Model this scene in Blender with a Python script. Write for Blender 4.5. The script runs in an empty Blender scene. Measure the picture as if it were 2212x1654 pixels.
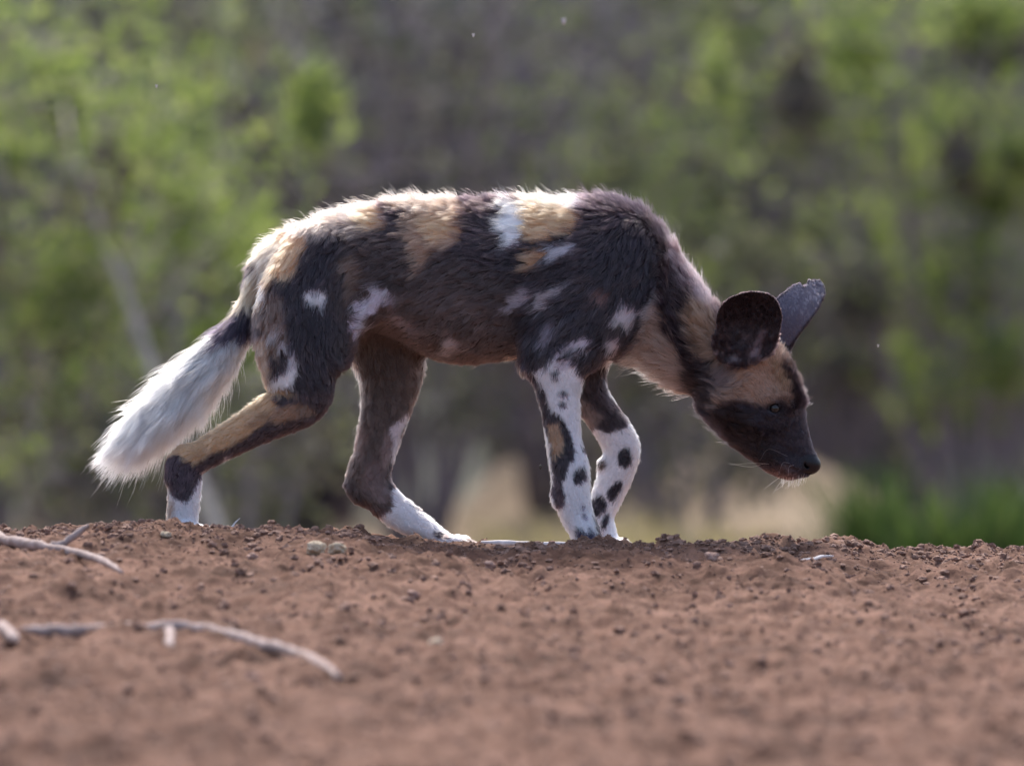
import bpy, math, random
import numpy as np
from mathutils import Vector, Matrix, kdtree

# ------------------------------------------------------------------ camera, sky, sun, exposure
SC = bpy.context.scene
COL = SC.collection
random.seed(4); RNG = np.random.default_rng(11)
DIST, CAMZ, PPM = 15.0, 0.27, 1250.0          # camera distance to the animal, camera height, picture units per metre there
cam = bpy.data.cameras.new('camera'); cam_o = bpy.data.objects.new('camera', cam); COL.objects.link(cam_o)
cam_o.location = (0, -DIST, CAMZ); cam_o.rotation_euler = (math.radians(90), 0, 0)
cam.sensor_width = 36; cam.lens = 36 * DIST / (2211 / PPM); cam.clip_start = 0.5; cam.clip_end = 3000
cam.dof.use_dof = True; cam.dof.focus_distance = DIST - 0.07; cam.dof.aperture_fstop = 3.0
SC.camera = cam_o
SUN_EL, SUN_AZ = 52, -8                        # degrees; the sun stands beyond the animal
w = bpy.data.worlds.new('World'); SC.world = w; w.use_nodes = True
nt = w.node_tree; bg = nt.nodes['Background']; sky = nt.nodes.new('ShaderNodeTexSky')
sky.sky_type = 'NISHITA'; sky.sun_disc = False; sky.sun_elevation = math.radians(SUN_EL); sky.sun_rotation = math.radians(SUN_AZ)
sky.air_density = 1.0; sky.dust_density = 4.5; sky.ozone_density = 1.0
nt.links.new(sky.outputs[0], bg.inputs[0]); bg.inputs[1].default_value = 0.11
sun = bpy.data.lights.new('sun', 'SUN'); sun.energy = 1.5; sun.angle = math.radians(12); sun.color = (1, 0.96, 0.91)
sun_o = bpy.data.objects.new('sun', sun); COL.objects.link(sun_o); sun_o.location = (0, 5, 8)
_d = Vector((math.sin(math.radians(SUN_AZ)) * math.cos(math.radians(SUN_EL)), math.cos(math.radians(SUN_AZ)) * math.cos(math.radians(SUN_EL)), math.sin(math.radians(SUN_EL))))
sun_o.rotation_euler = _d.to_track_quat('Z', 'Y').to_euler()
SC.view_settings.view_transform = 'Standard'; SC.view_settings.look = 'None'; SC.view_settings.gamma = 1.0
SC.view_settings.exposure = 1.4; SC.view_settings.use_curve_mapping = False
SC.render.engine = 'CYCLES'; SC.cycles.use_denoising = True
SC.cycles.max_bounces = 10; SC.cycles.transparent_max_bounces = 8
SC.cycles_curves.shape = 'RIBBONS'; SC.cycles_curves.subdivisions = 2

# ------------------------------------------------------------------ helpers
def lin(r, g, b):
    f = lambda c: c / 12.92 if c <= 0.04045 else ((c + 0.055) / 1.055) ** 2.4
    return (f(r / 255), f(g / 255), f(b / 255))
def W(px, py, y=0.0):                           # a point of the animal's plane (2211-wide picture units) at depth y
    s = (DIST + y) / DIST
    return ((px - 1105.5) / PPM * s, y, CAMZ - (py - 827) / PPM * s)
def hash3(i, j, k, seed):
    n = (i * 374761393 + j * 668265263 + k * 2147483647 + seed * 974711) & 0xFFFFFFFF
    n = ((n ^ (n >> 13)) * 1274126177) & 0xFFFFFFFF
    n = n ^ (n >> 16)
    return (n & 0xFFFFFF) / float(0xFFFFFF)
def vnoise(p, seed=0):                          # value noise in -1..1
    p = np.asarray(p, dtype=np.float64); f = np.floor(p); u = p - f; u = u * u * (3 - 2 * u); f = f.astype(np.int64)
    out = 0
    for a in (0, 1):
        for b in (0, 1):
            for c in (0, 1):
                h = hash3(f[..., 0] + a, f[..., 1] + b, f[..., 2] + c, seed)
                out = out + h * (u[..., 0] if a else 1 - u[..., 0]) * (u[..., 1] if b else 1 - u[..., 1]) * (u[..., 2] if c else 1 - u[..., 2])
    return out * 2 - 1
def vnoise2(x, y, seed=0):
    fx = np.floor(x); fy = np.floor(y); u = x - fx; v = y - fy; u = u * u * (3 - 2 * u); v = v * v * (3 - 2 * v)
    i = fx.astype(np.int64); j = fy.astype(np.int64); z = np.zeros_like(i)
    return ((hash3(i, j, z, seed) * (1 - u) + hash3(i + 1, j, z, seed) * u) * (1 - v) + (hash3(i, j + 1, z, seed) * (1 - u) + hash3(i + 1, j + 1, z, seed) * u) * v) * 2 - 1
def fbm2(x, y, seed=0, octs=4):
    o = 0; a = 1.0
    for q in range(octs):
        o = o + a * vnoise2(x * 2 ** q + 13.7 * q, y * 2 ** q - 7.1 * q, seed + q); a *= 0.5
    return o
def sst(a, b, x):
    t = np.clip((x - a) / (b - a), 0, 1); return t * t * (3 - 2 * t)
def mesh_obj(name, verts, faces, mat, parent=None, smooth=True):
    me = bpy.data.meshes.new(name); me.from_pydata([tuple(v) for v in verts] if not isinstance(verts, np.ndarray) else verts.tolist(), [], faces if isinstance(faces, list) else faces.tolist())
    if smooth: me.polygons.foreach_set('use_smooth', [True] * len(me.polygons))
    me.update(); o = bpy.data.objects.new(name, me); COL.objects.link(o)
    if mat: me.materials.append(mat)
    if parent: o.parent = parent
    return o
def fast_mesh(name, V, F, mat, parent=None, smooth=True):   # V (n,3) and F (m,4) arrays of quads
    me = bpy.data.meshes.new(name); n, m = len(V), len(F); k = F.shape[1]
    me.vertices.add(n); me.vertices.foreach_set('co', np.asarray(V, np.float32).ravel())
    me.loops.add(m * k); me.loops.foreach_set('vertex_index', np.asarray(F, np.int32).ravel())
    me.polygons.add(m); me.polygons.foreach_set('loop_start', np.arange(0, m * k, k, dtype=np.int32))
    me.polygons.foreach_set('use_smooth', np.full(m, smooth))
    me.update(calc_edges=True); me.validate()
    o = bpy.data.objects.new(name, me); COL.objects.link(o)
    if mat: me.materials.append(mat)
    if parent: o.parent = parent
    return o
def tag(o, label=None, cat=None, group=None, kind=None):
    if label: o['label'] = label
    if cat: o['category'] = cat
    if group: o['group'] = group
    if kind: o['kind'] = kind
    return o
def empty(name, loc):
    o = bpy.data.objects.new(name, None); o.empty_display_size = 0.1; COL.objects.link(o); o.location = loc; return o
def catmull(P, n):                              # P (k,d) control rows -> dense rows through them
    P = np.asarray(P, float); Q = np.vstack([2 * P[0] - P[1], P, 2 * P[-1] - P[-2]]); out = []
    for i in range(1, len(Q) - 2):
        for t in np.linspace(0, 1, n, endpoint=False):
            a, b, c, d = Q[i - 1:i + 3]
            out.append(0.5 * (2 * b + (c - a) * t + (2 * a - 5 * b + 4 * c - d) * t ** 2 + (3 * b - a - 3 * c + d) * t ** 3))
    out.append(P[-1]); return np.array(out)
def tube(P, R, sides=6):                        # tapered tube as (verts, quads)
    P = np.asarray(P, float); n = len(P); T = np.gradient(P, axis=0); T /= np.linalg.norm(T, axis=1)[:, None] + 1e-9
    up = np.array([0.31, 0.52, 0.79]); A = np.cross(T, up); A /= np.linalg.norm(A, axis=1)[:, None] + 1e-9; B = np.cross(T, A)
    an = np.arange(sides) * 2 * math.pi / sides
    V = (P[:, None] + np.asarray(R)[:, None, None] * (A[:, None] * np.cos(an)[None, :, None] + B[:, None] * np.sin(an)[None, :, None])).reshape(-1, 3)
    V = np.vstack([V, P[0] - T[0] * R[0] * 0.3, P[-1] + T[-1] * R[-1] * 0.3]); F = []
    for i in range(n - 1):
        for j in range(sides):
            j2 = (j + 1) % sides; F.append((i * sides + j, i * sides + j2, (i + 1) * sides + j2, (i + 1) * sides + j))
    for j in range(sides):
        j2 = (j + 1) % sides; F.append((n * sides, j2, j)); F.append((n * sides + 1, (n - 1) * sides + j, (n - 1) * sides + j2))
    return V, F
def merge(parts):
    V = []; F = []; o = 0
    for v, f in parts:
        V.append(v); F += [tuple(i + o for i in q) for q in f]; o += len(v)
    return np.vstack(V), F

# ------------------------------------------------------------------ materials
def new_mat(name):
    m = bpy.data.materials.new(name); m.use_nodes = True; nt = m.node_tree; b = nt.nodes['Principled BSDF']; return m, nt, b
def ramp(nt, stops, fac, interp='LINEAR'):
    r = nt.nodes.new('ShaderNodeValToRGB'); r.color_ramp.interpolation = interp; e = r.color_ramp.elements
    while len(e) < len(stops): e.new(0.5)
    for q, (p, c) in zip(e, stops): q.position = p; q.color = (*c, 1)
    nt.links.new(fac, r.inputs[0]); return r.outputs[0]
def noise_node(nt, scale, detail=4, rough=0.55, vec=None):
    n = nt.nodes.new('ShaderNodeTexNoise'); n.inputs['Scale'].default_value = scale; n.inputs['Detail'].default_value = detail; n.inputs['Roughness'].default_value = rough
    if vec: nt.links.new(vec, n.inputs['Vector'])
    return n.outputs['Fac']
def math_node(nt, op, a, b=None, clamp=False):
    n = nt.nodes.new('ShaderNodeMath'); n.operation = op; n.use_clamp = clamp
    for i, q in enumerate((a, b)):
        if q is None: continue
        if isinstance(q, (int, float)): n.inputs[i].default_value = q
        else: nt.links.new(q, n.inputs[i])
    return n.outputs[0]
def mix_col(nt, f, a, b, mode='MIX'):
    n = nt.nodes.new('ShaderNodeMix'); n.data_type = 'RGBA'; n.blend_type = mode
    for s, q in ((n.inputs[0], f), (n.inputs[6], a), (n.inputs[7], b)):
        if isinstance(q, (int, float)): s.default_value = q
        elif isinstance(q, tuple): s.default_value = (*q, 1)
        else: nt.links.new(q, s)
    return n.outputs[2]
def obj_coords(nt):
    return nt.nodes.new('ShaderNodeTexCoord').outputs['Object']
def soil_material():
    m, nt, b = new_mat('soil'); co = obj_coords(nt)
    base = ramp(nt, [(0.30, (0.070, 0.036, 0.026)), (0.48, (0.150, 0.081, 0.057)), (0.70, (0.230, 0.133, 0.098))], noise_node(nt, 7, 8, 0.62, co))
    fine = ramp(nt, [(0.3, (0.55, 0.52, 0.50)), (0.52, (1, 1, 1)), (0.72, (1.35, 1.32, 1.3))], noise_node(nt, 75, 6, 0.7, co))
    c = mix_col(nt, 0.8, base, fine, 'MULTIPLY')
    mp = nt.nodes.new('ShaderNodeMapping'); nt.links.new(co, mp.inputs[0]); mp.inputs['Scale'].default_value = (1, 0.45, 1)
    blotch = ramp(nt, [(0.36, (0.60, 0.56, 0.54)), (0.5, (1, 1, 1)), (0.66, (1.18, 1.18, 1.2))], noise_node(nt, 20, 6, 0.65, mp.outputs[0]))  # random darker and paler blotches, stretched in depth
    c = mix_col(nt, 0.9, c, blotch, 'MULTIPLY')
    sep = nt.nodes.new('ShaderNodeSeparateXYZ'); nt.links.new(co, sep.inputs[0])
    far = math_node(nt, 'ADD', sep.outputs[1], math_node(nt, 'MULTIPLY', noise_node(nt, 0.8, 3, 0.5, co), 2.0))
    fz = nt.nodes.new('ShaderNodeMapRange'); nt.links.new(far, fz.inputs[0]); fz.inputs[1].default_value = 4; fz.inputs[2].default_value = 7
    pale = ramp(nt, [(0.3, (0.17, 0.125, 0.085)), (0.55, (0.30, 0.23, 0.165)), (0.75, (0.42, 0.34, 0.26))], noise_node(nt, 0.9, 6, 0.6, co))
    c = mix_col(nt, fz.outputs[0], c, pale)
    hz = nt.nodes.new('ShaderNodeMapRange'); nt.links.new(far, hz.inputs[0]); hz.inputs[1].default_value = 20; hz.inputs[2].default_value = 26
    dark_scrub = ramp(nt, [(0.35, (0.035, 0.04, 0.03)), (0.6, (0.07, 0.075, 0.055)), (0.75, (0.10, 0.085, 0.09))], noise_node(nt, 0.6, 6, 0.6, co))  # scrub tone of the far rise, coloured dark for shaded gaps in the thicket
    c = mix_col(nt, hz.outputs[0], c, dark_scrub)
    nt.links.new(c, b.inputs['Base Color']); b.inputs['Roughness'].default_value = 0.95; b.inputs['Specular IOR Level'].default_value = 0.15
    bp = nt.nodes.new('ShaderNodeBump'); bp.inputs['Strength'].default_value = 0.5; bp.inputs['Distance'].default_value = 0.004
    nt.links.new(noise_node(nt, 160, 6, 0.7, co), bp.inputs['Height']); nt.links.new(bp.outputs[0], b.inputs['Normal'])
    return m
def grain_material(name, dark, light, scale=60, rough=0.85):
    m, nt, b = new_mat(name); co = obj_coords(nt)
    nt.links.new(ramp(nt, [(0.3, dark), (0.7, light)], noise_node(nt, scale, 5, 0.6, co)), b.inputs['Base Color'])
    b.inputs['Roughness'].default_value = rough; b.inputs['Specular IOR Level'].default_value = 0.25
    bp = nt.nodes.new('ShaderNodeBump'); bp.inputs['Strength'].default_value = 0.4; bp.inputs['Distance'].default_value = 0.002
    nt.links.new(noise_node(nt, scale * 2.5, 4, 0.6, co), bp.inputs['Height']); nt.links.new(bp.outputs[0], b.inputs['Normal'])
    return m
def leaf_material(name, cols, trans=0.45):
    m, nt, b = new_mat(name); g = nt.nodes.new('ShaderNodeNewGeometry'); k = len(cols)
    c = ramp(nt, [((i + 0.5) / k, q) for i, q in enumerate(cols)], g.outputs['Random Per Island'])
    out = nt.nodes['Material Output']; tr = nt.nodes.new('ShaderNodeBsdfTranslucent'); mx = nt.nodes.new('ShaderNodeMixShader')
    nt.links.new(c, b.inputs['Base Color']); b.inputs['Roughness'].default_value = 0.55; b.inputs['Specular IOR Level'].default_value = 0.3
    nt.links.new(mix_col(nt, 1.0, c, (1.25, 1.3, 0.7), 'MULTIPLY'), tr.inputs[0]); mx.inputs[0].default_value = trans
    nt.links.new(b.outputs[0], mx.inputs[1]); nt.links.new(tr.outputs[0], mx.inputs[2]); nt.links.new(mx.outputs[0], out.inputs[0])
    return m
M_SOIL = soil_material()
M_CLOD = grain_material('clod_soil', (0.15, 0.083, 0.062), (0.33, 0.205, 0.16), 55)
M_TWIG = grain_material('dry_twig', (0.24, 0.175, 0.155), (0.46, 0.37, 0.355), 70)
M_PALE = grain_material('bleached_stick', (0.55, 0.5, 0.5), (0.85, 0.8, 0.8), 70)
M_STONE = grain_material('pale_stone', (0.36, 0.28, 0.19), (0.62, 0.52, 0.40), 120)
M_PINK = grain_material('pink_stone', (0.28, 0.17, 0.135), (0.46, 0.31, 0.26), 120)

# ------------------------------------------------------------------ ground: a bank of red soil, the plain and the rise beyond it
CREST = np.array([(-400, 1146), (0, 1146), (150, 1141), (330, 1140), (420, 1150), (520, 1155), (640, 1151), (720, 1154), (800, 1160), (870, 1170), (1040, 1178), (1250, 1183), (1420, 1182), (1600, 1180), (1780, 1178), (1850, 1180), (1920, 1192), (2000, 1198), (2100, 1195), (2211, 1197), (2600, 1203)], float)
CX = (CREST[:, 0] - 1105.5) / PPM; 
def crest_y(x): return -0.40 + 0.33 * sst(-0.95, 0.95, x)
def ground_base(x, y):
    cy = crest_y(x); s = y - cy
    ct = CAMZ - (np.interp(x, CX, CREST[:, 1]) - 827) / PPM * (DIST + cy) / DIST
    front = -0.75 * (1 - np.exp(np.minimum(s, 0) / 8.3))
    sb = np.maximum(s, 0)
    back = -0.06 * (1 - np.exp(-sb)) - 0.27 * sst(0.45, 3.5, sb) + 0.10 * np.maximum(y - 30, 0) - 0.10 * np.maximum(y - 110, 0)
    fade = np.exp(-np.maximum(sb - 0.5, 0)) * np.exp(np.minimum(s + 0.3, 0) / 1.5)
    return ct * fade + front + back
def ground_z(x, y):
    x = np.asarray(x, float); y = np.asarray(y, float)
    near = np.exp(-np.maximum(np.abs(x) - 2.5, 0)) * np.exp(-np.maximum(y - 1.5, 0)) * np.exp(np.minimum(y + 6, 0))
    lump = 0.016 * fbm2(x * 7, y * 4.5, 3, 3) + 0.006 * np.maximum(vnoise2(x * 24, y * 13, 17), 0)
    grit = np.maximum(fbm2(x * 42, y * 26, 9, 3), -0.35) * 0.0095 + 0.0022 * vnoise2(x * 190, y * 160, 21)
    far = 0.05 * fbm2(x * 0.7, y * 0.7, 31, 3) * sst(2.5, 6, y) + 0.36 * np.exp(-((x - 0.78) / 0.55) ** 2 - ((y - 15.0) / 2.2) ** 2) + 0.30 * np.exp(-((x - 0.02) / 0.22) ** 2 - ((y - 16.5) / 1.6) ** 2)
    return ground_base(x, y) + (lump + grit) * near + far
def axis(lo, hi, step, far, g=1.22):
    a = list(np.arange(lo, hi + step / 2, step)); d = step
    while a[-1] < far: d *= g; a.append(a[-1] + d)
    d = step; b = []
    x = lo
    while x > -far: d *= g; x -= d; b.append(x)
    return np.array(b[::-1] + a)
gx = axis(-1.15, 1.15, 0.0055, 420)
ya = list(np.arange(-4.4, -0.9, 0.011)) + list(np.arange(-0.9, 0.6, 0.0045))
d = 0.0045
while ya[-1] < 900: d *= 1.16; ya.append(ya[-1] + min(d, 40))
d = 0.009; yb = []; q = ya[0]
while q > -120: d *= 1.25; q -= d; yb.append(q)
gy = np.array(yb[::-1] + ya)
GX, GY = np.meshgrid(gx, gy); GZ = ground_z(GX, GY)
nx, ny = len(gx), len(gy); idx = np.arange(nx * ny).reshape(ny, nx)
GF = np.stack([idx[:-1, :-1], idx[:-1, 1:], idx[1:, 1:], idx[1:, :-1]], -1).reshape(-1, 4)
ground = fast_mesh('ground', np.stack([GX, GY, GZ], -1).reshape(-1, 3), GF, M_SOIL); tag(ground, kind='structure')
def on_ground(px, py):                          # the soil point seen at picture position (px, py)
    for y in np.arange(-5.5, 3.0, 0.004):
        x, _, z = W(px, py, y)
        if float(ground_base(np.array(x), np.array(y))) >= z: return np.array((x, y, float(ground_z(x, y))))
    return np.array(W(px, py, -0.1))

# ------------------------------------------------------------------ the wild dog: one continuous skin grown from a distance field
class Chain:                                    # spine of ellipses (px, py, y, radius in the side plane, radius across)
    def __init__(s, pts, k=0.02, n=4, group='trunk', rev=False):
        rows = []
        for q in pts:
            x, y, z = W(q[0], q[1], q[2]); rows.append((x, y, z, q[3] / PPM, q[4] / PPM))
        s.P = catmull(rows, n); s.k = k; s.group = group; s.flip = -1 if rev else 1
        s.lo = (s.P[:, :3] - s.P[:, 3:4]).min(0) - 0.03; s.hi = (s.P[:, :3] + np.maximum(s.P[:, 3:4], s.P[:, 4:5])).max(0) + 0.03
    def seg(s, i, X, Y, Z):
        a, b = s.P[i], s.P[i + 1]; v = b[:3] - a[:3]; L = v @ v + 1e-12
        t = np.clip(((X - a[0]) * v[0] + (Y - a[1]) * v[1] + (Z - a[2]) * v[2]) / L, 0, 1)
        ra = a[3] + (b[3] - a[3]) * t; rb = a[4] + (b[4] - a[4]) * t
        u = (X - a[0] - v[0] * t) ** 2 + (Z - a[2] - v[2] * t) ** 2; q = (Y - a[1] - v[1] * t) ** 2
        return (np.sqrt(u / ra ** 2 + q / rb ** 2) - 1) * np.minimum(ra, rb)
    def d(s, X, Y, Z):
        o = None
        for i in range(len(s.P) - 1):
            e = s.seg(i, X, Y, Z); o = e if o is None else np.minimum(o, e)
        return o
    def d_tan(s, X, Y, Z):
        best = np.full(X.shape, 9.0); T = np.zeros(X.shape + (3,))
        for i in range(len(s.P) - 1):
            e = s.seg(i, X, Y, Z); m = e < best; best = np.where(m, e, best)
            v = s.P[i + 1, :3] - s.P[i, :3]; T[m] = s.flip * v / (np.linalg.norm(v) + 1e-9)
        return best, T
class Trunk:                                    # upright slices: px, top, bottom, half width
    def __init__(s, rows, k=0.02):
        r = catmull(rows, 6); s.x = (r[:, 0] - 1105.5) / PPM; zt = CAMZ - (r[:, 1] - 827) / PPM; zb = CAMZ - (r[:, 2] - 827) / PPM
        s.zc = (zt + zb) / 2; s.hz = (zt - zb) / 2; s.hw = r[:, 3] / PPM; s.k = k; s.group = 'trunk'
        s.lo = np.array((s.x[0] - 0.04, -s.hw.max() - 0.04, zb.min() - 0.04)); s.hi = np.array((s.x[-1] + 0.04, s.hw.max() + 0.04, zt.max() + 0.04))
    def d(s, X, Y, Z):
        zc = np.interp(X, s.x, s.zc); hz = np.interp(X, s.x, s.hz); hw = np.interp(X, s.x, s.hw)
        v = (Z - zc) / hz; wv = hw * (1 - 0.16 * np.clip(v, -1, 1))
        e = (np.sqrt(v ** 2 + (Y / wv) ** 2) - 1) * np.minimum(hz, wv)
        return np.maximum(e, np.maximum(s.x[0] - X, X - s.x[-1]))
    def d_tan(s, X, Y, Z):
        zc = np.interp(X, s.x, s.zc); hz = np.interp(X, s.x, s.hz); v = np.clip((Z - zc) / hz, -1, 1)
        T = np.stack([np.full(X.shape, -1.0), np.zeros(X.shape), -0.12 - 0.45 * np.clip(0.3 - v, 0, 1)], -1)
        return s.d(X, Y, Z), T
def poly_sd(px, py, poly):                      # signed distance to a polygon, negative inside
    poly = np.asarray(poly, float); n = len(poly); d = np.full(np.shape(px), 1e9); inside = np.zeros(np.shape(px), bool)
    for i in range(n):
        a, b = poly[i], poly[(i + 1) % n]; e = b - a; wx, wy = px - a[0], py - a[1]
        t = np.clip((wx * e[0] + wy * e[1]) / (e @ e), 0, 1); d = np.minimum(d, (wx - e[0] * t) ** 2 + (wy - e[1] * t) ** 2)
        c = ((a[1] > py) != (b[1] > py)) & (px < (b[0] - a[0]) * (py - a[1]) / (b[1] - a[1] + 1e-12) + a[0]); inside ^= c
    return np.where(inside, -1, 1) * np.sqrt(d)
class Ear:                                      # a cupped sheet: outline in the side plane, depth field, thickness
    def __init__(s, poly, y0, ax, az, bowl, cen, rad, th, k, group):
        s.poly = catmull(list(poly) + [poly[0]], 3)[:-1]; s.y0, s.ax, s.az, s.bowl, s.cen, s.rad, s.th, s.k, s.group = y0, ax, az, bowl, cen, rad, th, k, group
        sc = (DIST + y0) / DIST; s.sc = sc; X = (s.poly[:, 0] - 1105.5) / PPM * sc; Z = CAMZ - (s.poly[:, 1] - 827) / PPM * sc
        s.lo = np.array((X.min() - 0.02, y0 - 0.1, Z.min() - 0.02)); s.hi = np.array((X.max() + 0.02, y0 + 0.1, Z.max() + 0.02))
    def px(s, X, Z): return X / s.sc * PPM + 1105.5, (CAMZ - Z) / s.sc * PPM + 827
    def d(s, X, Y, Z):
        px, py = s.px(X, Z); px, py = np.broadcast_arrays(px, py)
        r2 = ((px - s.cen[0]) / s.rad[0]) ** 2 + ((py - s.cen[1]) / s.rad[1]) ** 2
        f = s.y0 + s.ax * (px - s.cen[0]) / PPM + s.az * (py - s.cen[1]) / PPM + s.bowl * np.minimum(r2, 2.0)
        e = poly_sd(px, py, s.poly) / PPM; th = s.th * (1 - 0.45 * sst(0.3, 1.1, r2)) + 0.0012 * sst(-0.012, -0.002, e)
        sheet = np.abs(Y - f) / math.sqrt(1 + s.ax ** 2 + s.az ** 2) - th
        return np.maximum(sheet, e)
    def d_tan(s, X, Y, Z):
        T = np.zeros(X.shape + (3,)); px, py = s.px(X, Z); T[..., 0] = (px - s.cen[0]) * 0.6; T[..., 2] = 70.0 - (py - s.cen[1]) * 0.3
        T /= np.linalg.norm(T, axis=-1)[..., None] + 1e-9; return s.d(X, Y, Z), T

def gz(px, y):
    x = W(px, 1170, y)[0]; return float(ground_base(np.array(x), np.array(y)))
def gpy(px, y): return 827 + (CAMZ - gz(px, y)) * PPM * DIST / (DIST + y)      # picture height of the soil under a paw
NY, FY = -0.072, 0.066
prims = []
prims.append(Trunk([(556, 596, 640, 16), (566, 580, 662, 34), (590, 552, 692, 58), (620, 526, 712, 74), (680, 494, 722, 88), (750, 464, 712, 90), (820, 446, 716, 92), (880, 437, 742, 97), (940, 436, 774, 105), (1000, 439, 784, 112), (1060, 438, 779, 114), (1120, 434, 773, 112), (1180, 437, 772, 106), (1240, 441, 772, 99), (1300, 444, 770, 90), (1350, 462, 758, 78), (1400, 494, 732, 60), (1430, 524, 700, 40), (1446, 566, 652, 14)]))
C = lambda *a, **k: prims.append(Chain(*a, **k))
C([(1310, 590, 0, 138, 82), (1390, 648, 0, 116, 74), (1455, 712, 0, 100, 66), (1515, 762, 0, 88, 60), (1575, 795, 0, 80, 58)], k=0.03, rev=True, group='neck')
# head: skull, muzzle, lower jaw, cheeks, brows, nose
C([(1585, 765, 0, 66, 60), (1622, 800, 0, 75, 66), (1655, 852, 0, 71, 58), (1677, 898, 0, 61, 47), (1699, 940, 0, 47, 37), (1722, 975, 0, 34, 29), (1738, 996, 0, 26, 25)], k=0.02, rev=True, group='head')
C([(1560, 868, 0, 46, 50), (1598, 912, 0, 44, 43), (1640, 958, 0, 38, 35), (1676, 996, 0, 28, 29), (1703, 1014, 0, 19, 25)], k=0.02, rev=True, group='head')
C([(1716, 1006, 0, 20, 27), (1748, 1004, 0, 19, 20)], k=0.012, rev=True, group='head')
C([(1750, 999, 0, 16, 17), (1757, 1004, 0, 15, 16)], k=0.006, rev=True, group='head')
for s in (-1, 1):
    C([(1600, 858, s * 0.034, 40, 22), (1645, 890, s * 0.036, 36, 16)], k=0.02, rev=True, group='head')
    C([(1652, 856, s * 0.040, 12, 8), (1676, 862, s * 0.039, 13, 9), (1702, 874, s * 0.031, 12, 9)], k=0.012, rev=True, group='head')
    C([(1660, 892, s * 0.0425, 5, 5), (1672, 897, s * 0.042, 5, 5), (1684, 894, s * 0.039, 4, 4)], k=0.006, rev=True, group='head')
# shoulders and fore legs
for s, px in ((-1, 0), (1, 12)):
    C([(1345 + px, 545, s * 0.048, 56, 30), (1322 + px, 620, s * 0.058, 72, 36), (1285 + px, 690, s * 0.064, 72, 38), (1225 + px, 748, s * 0.066, 60, 36)], k=0.035, group='nf' if s < 0 else 'ff')
C([(1216, 752, NY + .004, 60, 37), (1200, 790, NY, 55, 37), (1203, 832, NY, 48, 35), (1210, 880, NY, 41, 32), (1217, 950, NY, 38, 30), (1230, 1012, NY, 41, 33), (1234, 1065, NY, 39, 32), (1246, 1112, NY, 34, 30), (1262, 1146, NY, 31, 34), (1270, gpy(1270, NY) - 22, NY, 27, 36)], k=0.03, group='nf')
C([(1150, 762, NY, 24, 20), (1140, 786, NY, 17, 16)], k=0.02, group='nf')
C([(1206, 1066, NY - .004, 15, 12), (1204, 1080, NY - .004, 14, 11)], k=0.008, group='nf')
C([(1238, 750, FY, 55, 35), (1252, 800, FY, 48, 33), (1268, 840, FY, 41, 31), (1296, 890, FY, 37, 29), (1328, 936, FY, 39, 30), (1342, 972, FY, 39, 31), (1331, 1020, FY, 37, 29), (1312, 1070, FY, 33, 27), (1300, 1108, FY, 27, 26), (1302, 1136, FY, 25, 29), (1316, gpy(1316, FY) - 20, FY, 20, 32)], k=0.03, group='ff')
C([(1303, 1000, FY - .008, 12, 9), (1301, 1008, FY - .008, 10, 8)], k=0.008, group='ff')
# thighs and hind legs
C([(690, 560, -.045, 74, 40), (652, 650, -.062, 90, 44), (644, 730, -.070, 92, 45), (648, 800, NY, 78, 42), (652, 856, NY, 60, 36), (612, 886, NY, 50, 32), (560, 915, NY, 42, 28), (505, 946, NY, 36, 25), (450, 977, NY, 32, 23), (408, 1004, NY, 33, 23), (400, 1040, NY, 35, 24), (396, 1085, NY, 34, 24), (393, 1130, NY, 33, 26), (398, gpy(398, NY) - 24, NY, 29, 32)], k=0.035, group='nh')
C([(400, 985, NY, 22, 18), (378, 1000, NY, 15, 15), (374, 1030, NY, 15, 14)], k=0.015, group='nh')
C([(738, 775, -.066, 16, 14), (762, 705, -.064, 22, 17), (815, 655, -.062, 26, 18)], k=0.025, group='nh')
C([(720, 570, .045, 74, 40), (780, 640, .056, 90, 42), (826, 720, FY, 88, 42), (842, 790, FY, 73, 40), (840, 850, FY, 58, 35), (826, 918, FY, 48, 29), (813, 968, FY, 44, 26), (803, 1012, FY, 43, 25), (806, 1050, FY, 41, 25), (836, 1086, FY, 37, 24), (876, 1118, FY, 33, 25), (918, 1142, FY, 25, 29), (958, gpy(958, FY) - 19, FY, 19, 33)], k=0.035, group='fh')
C([(786, 1010, FY, 24, 18), (764, 1044, FY, 18, 15), (776, 1066, FY, 18, 15)], k=0.015, group='fh')
# toes
CLAWS = []
def toes(px, y, reach, group, first=20, r=13):
    for j, (o, f) in enumerate(((-28, .8), (-10, 1.0), (10, 1.0), (28, .8))):
        yy = y + o / PPM; x1 = px + reach * f; r2 = r * (0.9 if j in (0, 3) else 1)
        C([(px, gpy(px, yy) - first, yy, r2, r2 * .85), (px + reach * f * .5, gpy(px + reach * f * .5, yy) - r2 * 1.45, yy, r2 * 1.05, r2 * .9), (x1, gpy(x1, yy) - r2 * .72, yy, r2 * .85, r2 * .8)], k=0.006, n=3, group=group)
        CLAWS.append((x1 + r2 * .5, gpy(x1, yy) - r2 * .7, yy))
toes(1268, NY, 46, 'nf'); toes(1314, FY, 44, 'ff', 18); toes(400, NY, 52, 'nh'); toes(960, FY, 62, 'fh', 17)
# tail
C([(640, 560, 0, 40, 36), (590, 572, 0, 34, 30), (562, 606, 0, 27, 24)], k=0.03, group='trunk')
C([(572, 590, 0, 26, 24), (558, 618, -.004, 25, 24), (540, 665, -.010, 23, 22), (515, 715, -.014, 28, 24), (470, 770, -.018, 33, 26), (415, 825, -.022, 33, 26), (355, 880, -.026, 30, 24), (300, 928, -.03, 22, 18), (268, 955, -.032, 10, 9)], k=0.012, group='tail')
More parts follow.
